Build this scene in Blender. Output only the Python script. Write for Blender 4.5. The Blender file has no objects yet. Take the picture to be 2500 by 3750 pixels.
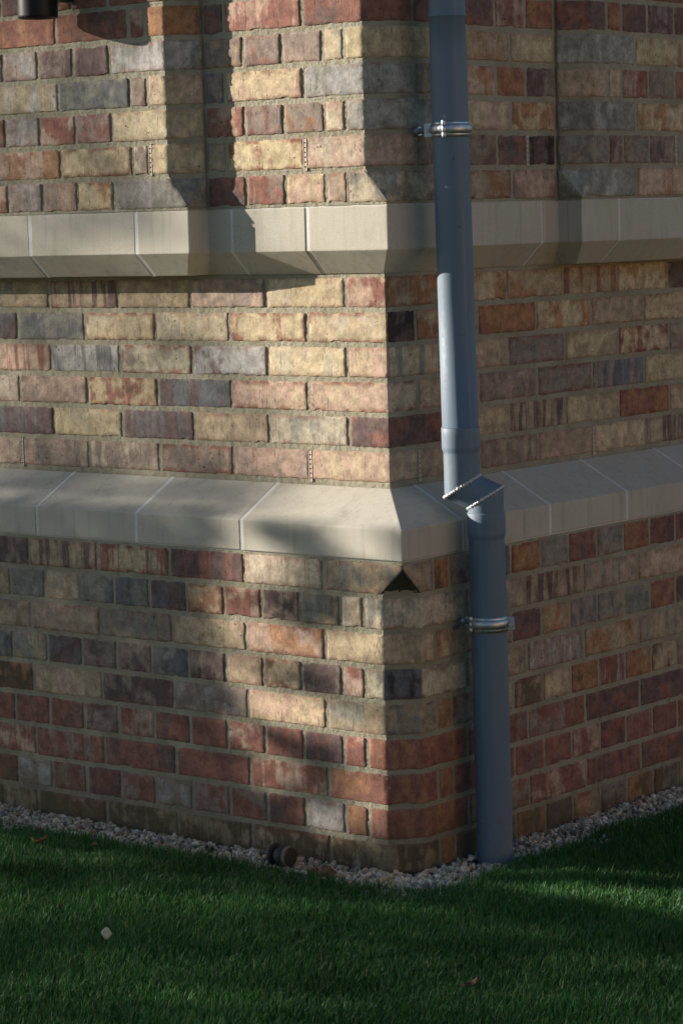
import bpy, bmesh, math, random
import numpy as np
from mathutils import Vector, Matrix

# ------------------------------------------------------------------ camera, sky, sun, exposure
scene = bpy.context.scene
COL = scene.collection
GZ = 815.0                                   # millimetres from the reference course down to the soil


def W(p):
    """site millimetres -> scene metres (soil at z = 0)"""
    return Vector((p[0] / 1000.0, p[1] / 1000.0, (p[2] + GZ) / 1000.0))


cam_data = bpy.data.cameras.new("camera")
cam = bpy.data.objects.new("camera", cam_data)
COL.objects.link(cam)
CAM_POS = np.array((3547.8, -4498.7, 573.3))
FWD = np.array((-0.62978909, 0.76916705, -0.10838706))
RGT = np.array((0.77532124, 0.63097484, -0.02734459))
UPV = np.array((-0.04735695, 0.10125611, 0.99373262))
FPX = 9854.7
m = Matrix.Identity(4)
for i in range(3):
    m[i][0], m[i][1], m[i][2] = RGT[i], UPV[i], -FWD[i]
m.translation = W(CAM_POS)
cam.matrix_world = m
cam_data.sensor_fit = 'HORIZONTAL'
cam_data.sensor_width = 36.0
cam_data.lens = 36.0 * FPX / 2500.0
cam_data.clip_start = 0.1
cam_data.clip_end = 500.0
scene.camera = cam

SUN_EL = math.radians(14.9)
SUN_AZ = math.radians(65.5)                  # from the left face's normal, towards -x
SUN = np.array((-math.sin(SUN_AZ) * math.cos(SUN_EL), -math.cos(SUN_AZ) * math.cos(SUN_EL), math.sin(SUN_EL)))

world = bpy.data.worlds.new("World")
scene.world = world
world.use_nodes = True
wn = world.node_tree
bg = wn.nodes["Background"]
sky = wn.nodes.new("ShaderNodeTexSky")
sky.sky_type = 'NISHITA'
sky.sun_disc = False
sky.sun_elevation = SUN_EL
sky.sun_rotation = math.atan2(SUN[0], SUN[1])
sky.air_density = 1.0
sky.dust_density = 0.6
sky.ozone_density = 2.5
wn.links.new(sky.outputs["Color"], bg.inputs["Color"])
bg.inputs["Strength"].default_value = 0.058

sun_data = bpy.data.lights.new("sun", 'SUN')
sun_data.energy = 5.0
sun_data.angle = math.radians(0.53)
sun_data.color = (1.0, 0.91, 0.80)
sun = bpy.data.objects.new("sun", sun_data)
COL.objects.link(sun)
sun.rotation_euler = Vector(SUN).to_track_quat('Z', 'Y').to_euler()
sun.location = W(SUN * 12000)

vs = scene.view_settings
vs.view_transform = 'Standard'
vs.look = 'None'
vs.gamma = 1.0
vs.exposure = 0.95

rng = np.random.default_rng(11)
random.seed(5)

# ------------------------------------------------------------------ helpers


def thing(name, label=None, cat=None, loc=(0, 0, 0), group=None):
    o = bpy.data.objects.new(name, None)
    o.empty_display_size = 0.05
    COL.objects.link(o)
    o.location = W(loc)
    tag(o, label, cat, group)
    return o


def tag(o, label=None, cat=None, group=None, kind=None):
    if label: o["label"] = label
    if cat: o["category"] = cat
    if group: o["group"] = group
    if kind: o["kind"] = kind
    return o


def link(name, me, mats, parent=None, smooth=None):
    for mt in (mats if isinstance(mats, (list, tuple)) else [mats]):
        me.materials.append(mt)
    if smooth is not None:
        me.polygons.foreach_set("use_smooth", [smooth] * len(me.polygons))
    o = bpy.data.objects.new(name, me)
    COL.objects.link(o)
    if parent is not None:
        o.parent = parent
        o.matrix_parent_inverse = Matrix.Translation(-parent.location)
    return o


class Acc:
    """collects vertices, faces and per-vertex attributes, in site millimetres"""

    def __init__(self):
        self.v, self.f, self.m, self.s = [], [], [], []
        self.at = {}
        self.n = 0

    def add(self, verts, faces, mat=0, smooth=True, **attrs):
        verts = np.asarray(verts, float).reshape(-1, 3)
        self.v.append(verts)
        self.f.extend([tuple(i + self.n for i in f) for f in faces])
        self.m.extend([mat] * len(faces))
        self.s.extend([smooth] * len(faces))
        for k, a in attrs.items():
            self.at.setdefault(k, []).append((self.n, np.asarray(a, float)))
        self.n += len(verts)

    def mesh(self, name, sharp=0):
        v = np.concatenate(self.v) / 1000.0
        v[:, 2] += GZ / 1000.0
        me = bpy.data.meshes.new(name)
        me.from_pydata(v.tolist(), [], self.f)
        me.polygons.foreach_set("material_index", self.m)
        me.polygons.foreach_set("use_smooth", self.s)
        if sharp: me.set_sharp_from_angle(angle=math.radians(sharp))
        for k, lst in self.at.items():
            dim = lst[0][1].shape[-1] if lst[0][1].ndim > 1 else 1
            full = np.zeros((self.n, dim))
            for st, a in lst:
                full[st:st + len(a)] = a.reshape(len(a), -1)
            if dim == 4:
                at = me.attributes.new(k, 'FLOAT_COLOR', 'POINT')
                at.data.foreach_set("color", full.ravel())
            elif dim == 3:
                at = me.attributes.new(k, 'FLOAT_VECTOR', 'POINT')
                at.data.foreach_set("vector", full.ravel())
            else:
                at = me.attributes.new(k, 'FLOAT', 'POINT')
                at.data.foreach_set("value", full.ravel())
        me.update()
        return me


def bm_mesh(name, bm):
    me = bpy.data.meshes.new(name)
    for v in bm.verts:
        v.co = W(v.co)
    bmesh.ops.recalc_face_normals(bm, faces=bm.faces)
    bm.to_mesh(me)
    bm.free()
    return me


# ------------------------------------------------------------------ materials


class NT:
    def __init__(self, name):
        self.mat = bpy.data.materials.new(name)
        self.mat.use_nodes = True
        self.t = self.mat.node_tree
        self.b = self.t.nodes["Principled BSDF"]

    def n(self, typ, **kw):
        nd = self.t.nodes.new(typ)
        for k, v in kw.items():
            if k in nd.bl_rna.properties.keys():
                setattr(nd, k, v)
            else:
                nd.inputs[k].default_value = v
        return nd

    def l(self, a, b):
        self.t.links.new(a, b)

    def attr(self, name):
        return self.n("ShaderNodeAttribute", attribute_name=name)

    def math(self, op, a, b=None, c=None, clamp=False):
        nd = self.n("ShaderNodeMath", operation=op)
        nd.use_clamp = clamp
        for i, x in enumerate((a, b, c)):
            if x is None: continue
            if isinstance(x, (int, float)): nd.inputs[i].default_value = x
            else: self.l(x, nd.inputs[i])
        return nd.outputs[0]

    def ramp(self, x, lo, hi, a=0.0, b=1.0):
        nd = self.n("ShaderNodeMapRange", interpolation_type='SMOOTHSTEP')
        nd.inputs["From Min"].default_value = lo
        nd.inputs["From Max"].default_value = hi
        nd.inputs["To Min"].default_value = a
        nd.inputs["To Max"].default_value = b
        self.l(x, nd.inputs["Value"])
        return nd.outputs["Result"]

    def mix(self, fac, a, b, blend='MIX'):
        nd = self.n("ShaderNodeMix", data_type='RGBA', blend_type=blend)
        for x, i in ((fac, 0), (a, 6), (b, 7)):
            if isinstance(x, (int, float)): nd.inputs[i].default_value = x
            elif isinstance(x, tuple): nd.inputs[i].default_value = (*x, 1)
            else: self.l(x, nd.inputs[i])
        return nd.outputs[2]

    def noise(self, vec, scale, detail=3, rough=0.55):
        nd = self.n("ShaderNodeTexNoise")
        nd.inputs["Scale"].default_value = scale
        nd.inputs["Detail"].default_value = detail
        nd.inputs["Roughness"].default_value = rough
        if vec is not None: self.l(vec, nd.inputs["Vector"])
        return nd.outputs["Fac"]

    def scalev(self, vec, s):
        nd = self.n("ShaderNodeVectorMath", operation='MULTIPLY')
        self.l(vec, nd.inputs[0])
        nd.inputs[1].default_value = s
        return nd.outputs[0]

    def bump(self, h, strength, dist, prev=None):
        nd = self.n("ShaderNodeBump")
        nd.inputs["Strength"].default_value = strength
        nd.inputs["Distance"].default_value = dist
        self.l(h, nd.inputs["Height"])
        if prev is not None: self.l(prev, nd.inputs["Normal"])
        return nd.outputs["Normal"]

    def pos(self):
        return self.n("ShaderNodeNewGeometry").outputs["Position"]


def mat_brick():
    t = NT("fired_brick")
    base, acc = t.attr("base"), t.attr("accent")
    loc = t.attr("loc").outputs["Vector"]
    ed = t.attr("edge").outputs["Fac"]
    patt, flash = base.outputs["Alpha"], acc.outputs["Alpha"]
    iso = t.noise(loc, 1.5, 5, 0.6)
    ver = t.noise(t.scalev(loc, (4.6, 0.45, 1.0)), 1.0, 4, 0.6)
    raw = t.math('ADD', t.math('MULTIPLY', iso, t.math('SUBTRACT', 1.0, patt)), t.math('MULTIPLY', ver, patt))
    fac = t.math('MULTIPLY', t.ramp(raw, 0.47, 0.58), 0.9)
    # burnt edges
    en = t.noise(loc, 3.0, 4, 0.6)
    ef = t.math('MULTIPLY', t.math('MULTIPLY', t.ramp(ed, 15.0, 1.0), t.ramp(en, 0.38, 0.56)), flash, clamp=True)
    col = t.mix(fac, base.outputs["Color"], acc.outputs["Color"])
    col = t.mix(t.math('MULTIPLY', ef, 0.8), col, (0.23, 0.075, 0.048))
    # cloudy value variation and fine grain
    cl = t.noise(t.scalev(loc, (1.0, 1.0, 1.0)), 4.0, 6, 0.65)
    g = t.ramp(cl, 0.28, 0.72, 0.70, 1.26)
    mul = t.n("ShaderNodeCombineColor")
    for i in range(3): t.l(g, mul.inputs[i])
    col = t.mix(1.0, col, mul.outputs[0], 'MULTIPLY')
    fine = t.noise(loc, 18.0, 5, 0.75)
    fg = t.ramp(fine, 0.30, 0.70, 0.84, 1.14)
    mul2 = t.n("ShaderNodeCombineColor")
    for i in range(3): t.l(fg, mul2.inputs[i])
    col = t.mix(1.0, col, mul2.outputs[0], 'MULTIPLY')
    # drag marks: dark vertical scratches
    dr = t.noise(t.scalev(loc, (22.0, 3.0, 1.0)), 1.0, 3, 0.6)
    drf = t.ramp(dr, 0.60, 0.70, 0.0, 0.45)
    col = t.mix(drf, col, (0.09, 0.07, 0.05))
    # pale bloom in vertical runs
    bl = t.noise(t.scalev(loc, (5.0, 1.2, 3.0)), 1.0, 5, 0.65)
    col = t.mix(t.ramp(bl, 0.58, 0.76, 0.0, 0.30), col, (0.45, 0.40, 0.35))
    # pits
    pt = t.noise(loc, 10.0, 3, 0.5)
    pit = t.ramp(pt, 0.695, 0.73, 0.0, 1.0)
    col = t.mix(t.math('MULTIPLY', pit, 0.75), col, (0.05, 0.04, 0.03))
    # mortar smeared on arrises
    sm = t.math('MULTIPLY', t.ramp(ed, 5.0, 0.5), t.ramp(t.noise(loc, 8.0, 3, 0.6), 0.48, 0.60))
    col = t.mix(t.math('MULTIPLY', sm, 0.55), col, (0.26, 0.225, 0.15))
    wp = t.pos()
    wz = t.n("ShaderNodeSeparateXYZ"); t.l(wp, wz.inputs[0])
    sn = t.noise(t.scalev(wp, (9.0, 9.0, 5.0)), 1.0, 5, 0.65)
    sf = t.math('MULTIPLY', t.ramp(wz.outputs["Z"], 0.17, 0.01), t.ramp(sn, 0.34, 0.62))
    col = t.mix(t.math('MULTIPLY', sf, 0.62), col, (0.085, 0.072, 0.042))
    t.l(col, t.b.inputs["Base Color"])
    t.b.inputs["Roughness"].default_value = 0.88
    t.b.inputs["Specular IOR Level"].default_value = 0.25
    h = t.math('ADD', t.math('MULTIPLY', fine, 0.35), t.math('MULTIPLY', cl, 0.7))
    h = t.math('SUBTRACT', h, t.math('MULTIPLY', drf, 1.0))
    h = t.math('SUBTRACT', h, t.math('MULTIPLY', pit, 0.9))
    h = t.math('ADD', h, t.math('MULTIPLY', ver, 0.35))
    t.l(t.bump(h, 0.75, 0.0022), t.b.inputs["Normal"])
    return t.mat


def mat_mortar():
    t = NT("mortar")
    p = t.pos()
    a = t.noise(p, 9.0, 5, 0.6)
    b = t.noise(p, 420.0, 3, 0.6)
    c = t.noise(p, 60.0, 4, 0.6)
    col = t.mix(t.ramp(a, 0.35, 0.65), (0.285, 0.258, 0.188), (0.355, 0.328, 0.245))
    col = t.mix(t.ramp(c, 0.5, 0.72, 0.0, 0.5), col, (0.19, 0.17, 0.115))
    col = t.mix(t.ramp(b, 0.55, 0.75, 0.0, 0.5), col, (0.37, 0.34, 0.26))
    wp = t.pos()
    wz = t.n("ShaderNodeSeparateXYZ"); t.l(wp, wz.inputs[0])
    sn = t.noise(t.scalev(wp, (9.0, 9.0, 5.0)), 1.0, 5, 0.65)
    sf = t.math('MULTIPLY', t.ramp(wz.outputs["Z"], 0.17, 0.01), t.ramp(sn, 0.34, 0.62))
    col = t.mix(t.math('MULTIPLY', sf, 0.62), col, (0.085, 0.072, 0.042))
    t.l(col, t.b.inputs["Base Color"])
    t.b.inputs["Roughness"].default_value = 0.95
    t.b.inputs["Specular IOR Level"].default_value = 0.15
    n1 = t.bump(c, 0.8, 0.006)
    t.l(t.bump(b, 0.6, 0.0015, n1), t.b.inputs["Normal"])
    return t.mat


def mat_stone(name, ca, cb, dark=(0.30, 0.27, 0.20)):
    t = NT(name)
    p = t.pos()
    a = t.noise(p, 3.2, 5, 0.6)
    b = t.noise(p, 650.0, 3, 0.7)
    c = t.noise(t.scalev(p, (26.0, 26.0, 5.0)), 1.0, 4, 0.6)
    d = t.noise(p, 130.0, 2, 0.5)
    e = t.noise(p, 14.0, 5, 0.65)
    col = t.mix(t.ramp(a, 0.35, 0.65), ca, cb)
    col = t.mix(t.ramp(c, 0.52, 0.75, 0.0, 0.35), col, dark)
    col = t.mix(t.ramp(e, 0.5, 0.75, 0.0, 0.40), col, (0.52, 0.49, 0.41))
    st_ = t.noise(t.scalev(p, (60.0, 60.0, 3.0)), 1.0, 4, 0.6)
    col = t.mix(t.ramp(st_, 0.53, 0.75, 0.0, 0.42), col, (0.27, 0.25, 0.20))
    grime = t.noise(p, 9.0, 6, 0.7)
    col = t.mix(t.ramp(grime, 0.53, 0.70, 0.0, 0.32), col, (0.31, 0.29, 0.24))
    gr = t.ramp(b, 0.3, 0.7, 0.86, 1.12)
    mul = t.n("ShaderNodeCombineColor")
    for i in range(3): t.l(gr, mul.inputs[i])
    col = t.mix(1.0, col, mul.outputs[0], 'MULTIPLY')
    pit = t.ramp(d, 0.75, 0.79)
    col = t.mix(t.math('MULTIPLY', pit, 0.8), col, (0.08, 0.07, 0.05))
    t.l(col, t.b.inputs["Base Color"])
    t.b.inputs["Roughness"].default_value = 0.85
    t.b.inputs["Specular IOR Level"].default_value = 0.25
    n1 = t.bump(e, 0.25, 0.004)
    h = t.math('SUBTRACT', t.math('MULTIPLY', b, 0.5), pit)
    t.l(t.bump(h, 0.5, 0.001, n1), t.b.inputs["Normal"])
    return t.mat


def mat_plain(name, col, rough=0.5, metal=0.0, var=0.12, scale=40.0, bump=0.0, spec=0.5, second=None):
    t = NT(name)
    p = t.pos()
    a = t.noise(p, scale, 4, 0.6)
    c2 = second or tuple(c * (1 - 2.5 * var) for c in col)
    cc = t.mix(t.ramp(a, 0.35, 0.7), col, c2)
    t.l(cc, t.b.inputs["Base Color"])
    t.b.inputs["Roughness"].default_value = rough
    t.b.inputs["Metallic"].default_value = metal
    t.b.inputs["Specular IOR Level"].default_value = spec
    if bump:
        t.l(t.bump(a, 0.5, bump), t.b.inputs["Normal"])
    return t.mat


def mat_pipe():
    t = NT("grey_blue_paint")
    p = t.pos()
    a = t.noise(t.scalev(p, (30.0, 30.0, 2.0)), 1.0, 4, 0.6)
    b = t.noise(p, 90.0, 4, 0.65)
    s = t.noise(p, 45.0, 2, 0.5)
    z = t.n("ShaderNodeSeparateXYZ")
    t.l(p, z.inputs[0])
    col = t.mix(t.ramp(a, 0.35, 0.7), (0.110, 0.160, 0.218), (0.126, 0.176, 0.230))
    col = t.mix(t.ramp(s, 0.72, 0.76, 0.0, 0.7), col, (0.07, 0.07, 0.065))
    dr = t.noise(t.scalev(p, (55.0, 55.0, 1.6)), 1.0, 5, 0.65)
    col = t.mix(t.ramp(dr, 0.52, 0.74, 0.0, 0.50), col, (0.24, 0.255, 0.27))
    sc_ = t.noise(t.scalev(p, (140.0, 140.0, 22.0)), 1.0, 3, 0.6)
    col = t.mix(t.ramp(sc_, 0.70, 0.76, 0.0, 0.45), col, (0.30, 0.31, 0.32))
    # splashed soil near the ground
    spl = t.math('MULTIPLY', t.ramp(z.outputs["Z"], 0.26, 0.02), t.ramp(b, 0.45, 0.70))
    col = t.mix(t.math('MULTIPLY', spl, 0.5), col, (0.15, 0.12, 0.085))
    t.l(col, t.b.inputs["Base Color"])
    t.b.inputs["Specular IOR Level"].default_value = 0.5
    t.l(t.ramp(b, 0.3, 0.7, 0.56, 0.68), t.b.inputs["Roughness"])
    t.l(t.bump(a, 0.12, 0.0015), t.b.inputs["Normal"])
    return t.mat


def mat_attr_leaf(name, attr, rough=0.5, trans=0.0, noise_s=None):
    t = NT(name)
    a = t.attr(attr)
    col = a.outputs["Color"]
    if noise_s:
        n = t.noise(t.pos(), noise_s, 4, 0.6)
        g = t.ramp(n, 0.3, 0.7, 0.7, 1.2)
        mul = t.n("ShaderNodeCombineColor")
        for i in range(3): t.l(g, mul.inputs[i])
        col = t.mix(1.0, col, mul.outputs[0], 'MULTIPLY')
    t.l(col, t.b.inputs["Base Color"])
    t.b.inputs["Roughness"].default_value = rough
    t.b.inputs["Specular IOR Level"].default_value = 0.4
    if trans:
        tr = t.n("ShaderNodeBsdfTranslucent")
        t.l(col, tr.inputs["Color"])
        mx = t.n("ShaderNodeMixShader")
        mx.inputs[0].default_value = trans
        out = t.t.nodes["Material Output"]
        t.l(t.b.outputs[0], mx.inputs[1])
        t.l(tr.outputs[0], mx.inputs[2])
        t.l(mx.outputs[0], out.inputs[0])
    return t.mat


def mat_soil():
    t = NT("turf_soil")
    p = t.pos()
    a = t.noise(p, 18.0, 6, 0.65)
    b = t.noise(p, 240.0, 3, 0.6)
    col = t.mix(t.ramp(a, 0.35, 0.65), (0.020, 0.034, 0.012), (0.036, 0.060, 0.018))
    col = t.mix(t.ramp(b, 0.5, 0.8, 0.0, 0.5), col, (0.06, 0.09, 0.03))
    t.l(col, t.b.inputs["Base Color"])
    t.b.inputs["Roughness"].default_value = 0.95
    t.l(t.bump(b, 0.8, 0.01), t.b.inputs["Normal"])
    return t.mat


M_BRICK = mat_brick()
M_MORTAR = mat_mortar()
M_STONE = mat_stone("cast_stone", (0.475, 0.44, 0.36), (0.51, 0.478, 0.40))
M_SJOINT = mat_stone("pale_joint_mortar", (0.62, 0.61, 0.57), (0.70, 0.69, 0.65), (0.48, 0.46, 0.41))
M_PIPE = mat_pipe()
M_WELD = mat_plain("bright_weld", (0.58, 0.59, 0.60), 0.46, 0.4, 0.15, 300.0, 0.001)
M_ZINC = mat_plain("zinc_plate", (0.55, 0.58, 0.62), 0.40, 0.9, 0.12, 90.0)
M_BLACK = mat_plain("black_powder_coat", (0.010, 0.011, 0.012), 0.42, 0.0, 0.1, 60.0, 0.0, 0.3)
M_DKPLAST = mat_plain("dusty_black_plastic", (0.022, 0.024, 0.027), 0.6, 0.0, 0.1, 220.0, 0.0008, 0.4, (0.05, 0.046, 0.04))
M_DUST = mat_plain("caked_soil", (0.24, 0.205, 0.145), 0.95, 0.0, 0.15, 300.0, 0.001, 0.1)
M_VENT = mat_plain("cream_plastic", (0.55, 0.46, 0.36), 0.55, 0.0, 0.08, 200.0)
M_VSLOT = mat_plain("dark_slot", (0.02, 0.018, 0.015), 0.9, 0.0, 0.1, 100.0)
M_BLUE = mat_plain("blue_plastic", (0.015, 0.06, 0.28), 0.5, 0.0, 0.1, 100.0)
M_CLOD = mat_plain("brown_clod", (0.13, 0.075, 0.045), 0.95, 0.0, 0.15, 120.0, 0.006, 0.1, (0.19, 0.12, 0.075))
M_SOIL = mat_soil()
M_BED = mat_plain("gravel_bed_earth", (0.07, 0.055, 0.04), 0.95, 0.0, 0.2, 90.0, 0.01, 0.1)

# ------------------------------------------------------------------ brick colours (albedo)
PAL = {
    'Y': (0.51, 0.41, 0.26), 'C': (0.50, 0.43, 0.315), 'P': (0.47, 0.335, 0.25), 'O': (0.35, 0.185, 0.095),
    'R': (0.260, 0.118, 0.088), 'D': (0.150, 0.102, 0.094), 'G': (0.245, 0.238, 0.198), 'B': (0.145, 0.148, 0.150),
    'W': (0.38, 0.36, 0.33), 'M': (0.285, 0.222, 0.182), 'T': (0.395, 0.308, 0.205), 'N': (0.135, 0.098, 0.058),
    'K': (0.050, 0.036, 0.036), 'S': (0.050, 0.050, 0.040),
}


def colours(code):
    a = np.array(PAL[code[0]])
    b = np.array(PAL[code[1]]) if len(code) > 1 else a * 0.86
    patt = 0.18 + 0.25 * rng.random()
    if 'v' in code: patt = 0.95
    flash = 0.15 + 0.5 * rng.random()
    if 'e' in code: flash = 1.0
    if code[0] in 'RDBGK': flash *= 0.3
    if code[0] in 'RO' and len(code) == 1: b = a * np.array((0.78, 0.8, 0.85))
    jit = (0.90 + 0.20 * rng.random()) * (1 + 0.04 * (rng.random(3) - 0.5))
    return np.append(a * jit, patt), np.append(b * jit, flash)


FILL = {'y': ['YTe', 'TP', 'YO', 'CY', 'MGv', 'PY', 'TDv', 'DBv', 'OR', 'WM', 'YC', 'PM'],
        'r': ['R', 'RP', 'RD', 'RM', 'R', 'DR'],
        'm': ['MG', 'DM', 'R', 'TP', 'G', 'OR', 'YT', 'MD', 'TG', 'DR']}


def fillcode(k):
    return FILL[k][rng.integers(len(FILL[k]))]


# ------------------------------------------------------------------ brick mesher
def seg_path(pts, us_list):
    """positions and plan normals along a plan polyline; us_list[k] = parameters 0..1 on segment k"""
    P, N = [], []
    for k, us in enumerate(us_list):
        a, b = np.array(pts[k]), np.array(pts[k + 1])
        d = b - a
        L = np.hypot(*d)
        n = np.array((d[1], -d[0])) / max(L, 1e-6)
        for u in us:
            P.append(a + d * u)
            N.append(n)
    return np.array(P), np.array(N)


def smooth1(n, step, amp):
    k = max(2, int(n / step) + 2)
    xs = np.linspace(0, 1, k)
    return np.interp(np.linspace(0, 1, n), xs, rng.random(k) * amp)


def add_brick(acc, path_of, z0, z1, code, fine=True, proud=0.0, seg_code=None):
    """path_of(t) -> plan polyline (outward normal on the right-hand side of travel) at relative height t"""
    p0 = path_of(0.5)
    K = len(p0) - 1
    du = 6.0 if fine else 28.0
    lens = [max(math.hypot(pp[k + 1][0] - pp[k][0], pp[k + 1][1] - pp[k][1]) for pp in (path_of(0.02), p0, path_of(0.98))) for k in range(K)]
    us_list, ucoord, run = [], [], 0.0
    for k in range(K):
        n = max(2, int(lens[k] / du))
        us = np.linspace(0, 1, n + 1)
        if k == 0: us = np.concatenate(([0], [min(0.2, 1.8 / max(lens[k], 1))], us[1:]))
        if k == K - 1: us = np.concatenate((us[:-1], [1 - min(0.2, 1.8 / max(lens[k], 1))], [1]))
        if k > 0: us = us[1:]
        us_list.append(us)
        ucoord += list(run + us * lens[k])
        run += lens[k]
    ucoord = np.array(ucoord)
    nu = len(ucoord)
    H = z1 - z0
    nz = 10 if fine else 3
    ts = np.concatenate(([0], [1.8 / H], np.linspace(0, 1, nz + 1)[1:-1], [1 - 1.8 / H], [1]))
    nv = len(ts)
    Lt = run
    rough = 2.0 if fine else 1.0
    jl, jr = smooth1(nv, 2, rough), smooth1(nv, 2, rough)
    jb, jt = smooth1(nu, 1.6, rough), smooth1(nu, 1.6, rough)
    # chipped corners
    for arr in (jb, jt):
        if rng.random() < 0.55:
            c = rng.integers(nu); w = rng.integers(1, 4)
            arr[max(0, c - w):c + w] += 1.0 + 2.5 * rng.random()
        if rng.random() < 0.35: arr[:2] += 2.5 * rng.random()
        if rng.random() < 0.35: arr[-2:] += 2.5 * rng.random()
    fx, fy, ph = rng.random(3) * 0.05 + 0.01, rng.random(3) * 0.09 + 0.02, rng.random(3) * 6.28
    off0 = proud + (rng.random() - 0.5) * 1.1
    tilt = (rng.random(2) - 0.5) * np.array((0.010, 0.016))
    base, accc = colours(code)
    V = np.zeros((nv, nu, 3))
    NN = np.zeros((nv, nu, 2))
    EDGE = np.zeros((nv, nu))
    LOC = np.zeros((nv, nu, 3))
    seed = rng.random() * 900
    for i, t in enumerate(ts):
        P, N = seg_path(path_of(t), us_list)
        NN[i] = N
        bu = np.minimum(ucoord, Lt - ucoord)
        wl = np.clip(1 - ucoord / 12.0, 0, 1)
        wr = np.clip(1 - (Lt - ucoord) / 12.0, 0, 1)
        tx = np.stack((-N[:, 1], N[:, 0]), 1)
        P = P + tx * (wl * jl[i] - wr * jr[i])[:, None]
        zz = z0 + t * H
        wb = max(0, 1 - t * H / 12.0)
        wt = max(0, 1 - (1 - t) * H / 12.0)
        zrow = zz + wb * jb - wt * jt
        bump = sum(0.28 * np.sin(ucoord * fx[k] * 6.28 + t * H * fy[k] * 6.28 + ph[k]) for k in range(3))
        if fine: bump = bump + (rng.random(nu) - 0.5) * 0.55
        o = off0 + tilt[0] * (ucoord - Lt / 2) + tilt[1] * (t - 0.5) * H + bump
        rim = np.zeros(nu)
        if i in (0, nv - 1): rim += 2.0
        if i in (1, nv - 2): rim += 0.5
        rim[[0, -1]] = np.maximum(rim[[0, -1]], 2.0)
        rim[[1, -2]] = np.maximum(rim[[1, -2]], 0.5)
        P = P + N * (o - rim)[:, None]
        V[i, :, :2] = P
        V[i, :, 2] = zrow
        EDGE[i] = np.minimum(bu, min(t, 1 - t) * H)
        LOC[i, :, 0] = (P[:, 0] + P[:, 1]) / 100.0 + seed
        LOC[i, :, 1] = t * H / 100.0
        LOC[i, :, 2] = seed
    if K > 1:                                    # worn arrises
        ends = np.cumsum([len(u_) for u_ in us_list])[:-1] - 1
        for e_ in ends:
            wear = np.abs(smooth1(nv, 1.3, 1.6)) + (rng.random(nv) < 0.12) * rng.random(nv) * 2.2
            V[:, e_, :2] -= NN[:, min(e_ + 1, nu - 1)] * wear[:, None] * 0.7 + NN[:, max(e_ - 1, 0)] * wear[:, None] * 0.7
    idx = np.arange(nv * nu).reshape(nv, nu)
    F = [(idx[i, j], idx[i, j + 1], idx[i + 1, j + 1], idx[i + 1, j]) for i in range(nv - 1) for j in range(nu - 1)]
    ring = list(idx[0, :]) + list(idx[1:, -1]) + list(idx[-1, :-1][::-1]) + list(idx[1:-1, 0][::-1])
    VV = V.reshape(-1, 3)
    NF = NN.reshape(-1, 2)
    rv = VV[ring].copy()
    rv[:, :2] -= NF[ring] * 13.0
    nb = len(VV)
    R = len(ring)
    F += [(ring[k], nb + k, nb + (k + 1) % R, ring[(k + 1) % R]) for k in range(R)]
    A = np.concatenate((VV, rv))
    e = np.concatenate((EDGE.ravel(), np.zeros(R)))
    lc = LOC.reshape(-1, 3)
    lc = np.concatenate((lc, lc[ring]))
    n = len(A)
    BB, AA = np.tile(base, (n, 1)), np.tile(accc, (n, 1))
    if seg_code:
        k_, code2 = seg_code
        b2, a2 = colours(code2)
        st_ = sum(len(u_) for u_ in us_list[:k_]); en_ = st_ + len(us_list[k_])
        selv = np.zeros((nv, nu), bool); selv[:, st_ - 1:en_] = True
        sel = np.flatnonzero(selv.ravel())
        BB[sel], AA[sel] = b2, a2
    acc.add(A, F, 0, True, base=BB, accent=AA, loc=lc, edge=e)


def add_mortar(acc, path_of, z0, z1, inset=2.8, step=14.0):
    p0 = path_of(0.5)
    K = len(p0) - 1
    us_list = []
    for k in range(K):
        L = math.hypot(p0[k + 1][0] - p0[k][0], p0[k + 1][1] - p0[k][1])
        s = step if abs(p0[k][0]) < 1700 and abs(p0[k][1]) < 1700 else 60
        us = np.linspace(0, 1, max(1, int(L / s)) + 1)
        us_list.append(us if k == 0 else us[1:])
    nz = max(1, int((z1 - z0) / step))
    rows = []
    for i in range(nz + 1):
        t = i / nz
        pts = path_of(t)
        # inset polyline with mitres
        q = offset_poly(pts, inset)
        P, N = seg_path(q, us_list)
        P = P + N * ((rng.random(len(P)) - 0.5) * 1.5)[:, None]
        rows.append(np.column_stack((P, np.full(len(P), z0 + t * (z1 - z0)))))
    nu = len(rows[0])
    V = np.concatenate(rows)
    idx = np.arange(len(V)).reshape(nz + 1, nu)
    F = [(idx[i, j], idx[i, j + 1], idx[i + 1, j + 1], idx[i + 1, j]) for i in range(nz) for j in range(nu - 1)]
    acc.add(V, F, 1, True)


def offset_poly(pts, d):
    """move a plan polyline inwards by d with mitres (outward normal = right of travel)"""
    pts = [np.array(p, float) for p in pts]
    n = len(pts)
    ns = []
    for k in range(n - 1):
        v = pts[k + 1] - pts[k]
        L = np.hypot(*v)
        ns.append(np.array((v[1], -v[0])) / L if L > 1e-6 else None)
    for k in range(n - 1):
        if ns[k] is None: ns[k] = ns[k - 1] if k > 0 and ns[k - 1] is not None else ns[k + 1]
    out = []
    for k in range(n):
        if k == 0: out.append(pts[0] - ns[0] * d)
        elif k == n - 1: out.append(pts[-1] - ns[-1] * d)
        else:
            a, b = ns[k - 1], ns[k]
            mm = a + b
            mm = mm / max(1e-6, mm @ mm) * 2
            out.append(pts[k] - mm * d)
    return out


XL, YR = -3200.0, 3800.0                      # how far the two walls run
P1, P2, PJ = 130.0, 54.0, 64.0                # plinth projection, string course projection, pier projection
PIER_X, PIER_Y = -449.0, 573.0
CH = 56.0

building = thing("brick_building", "multicoloured brick building corner with pale stone bands above a lawn", "building", (0, 0, -GZ))


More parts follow.
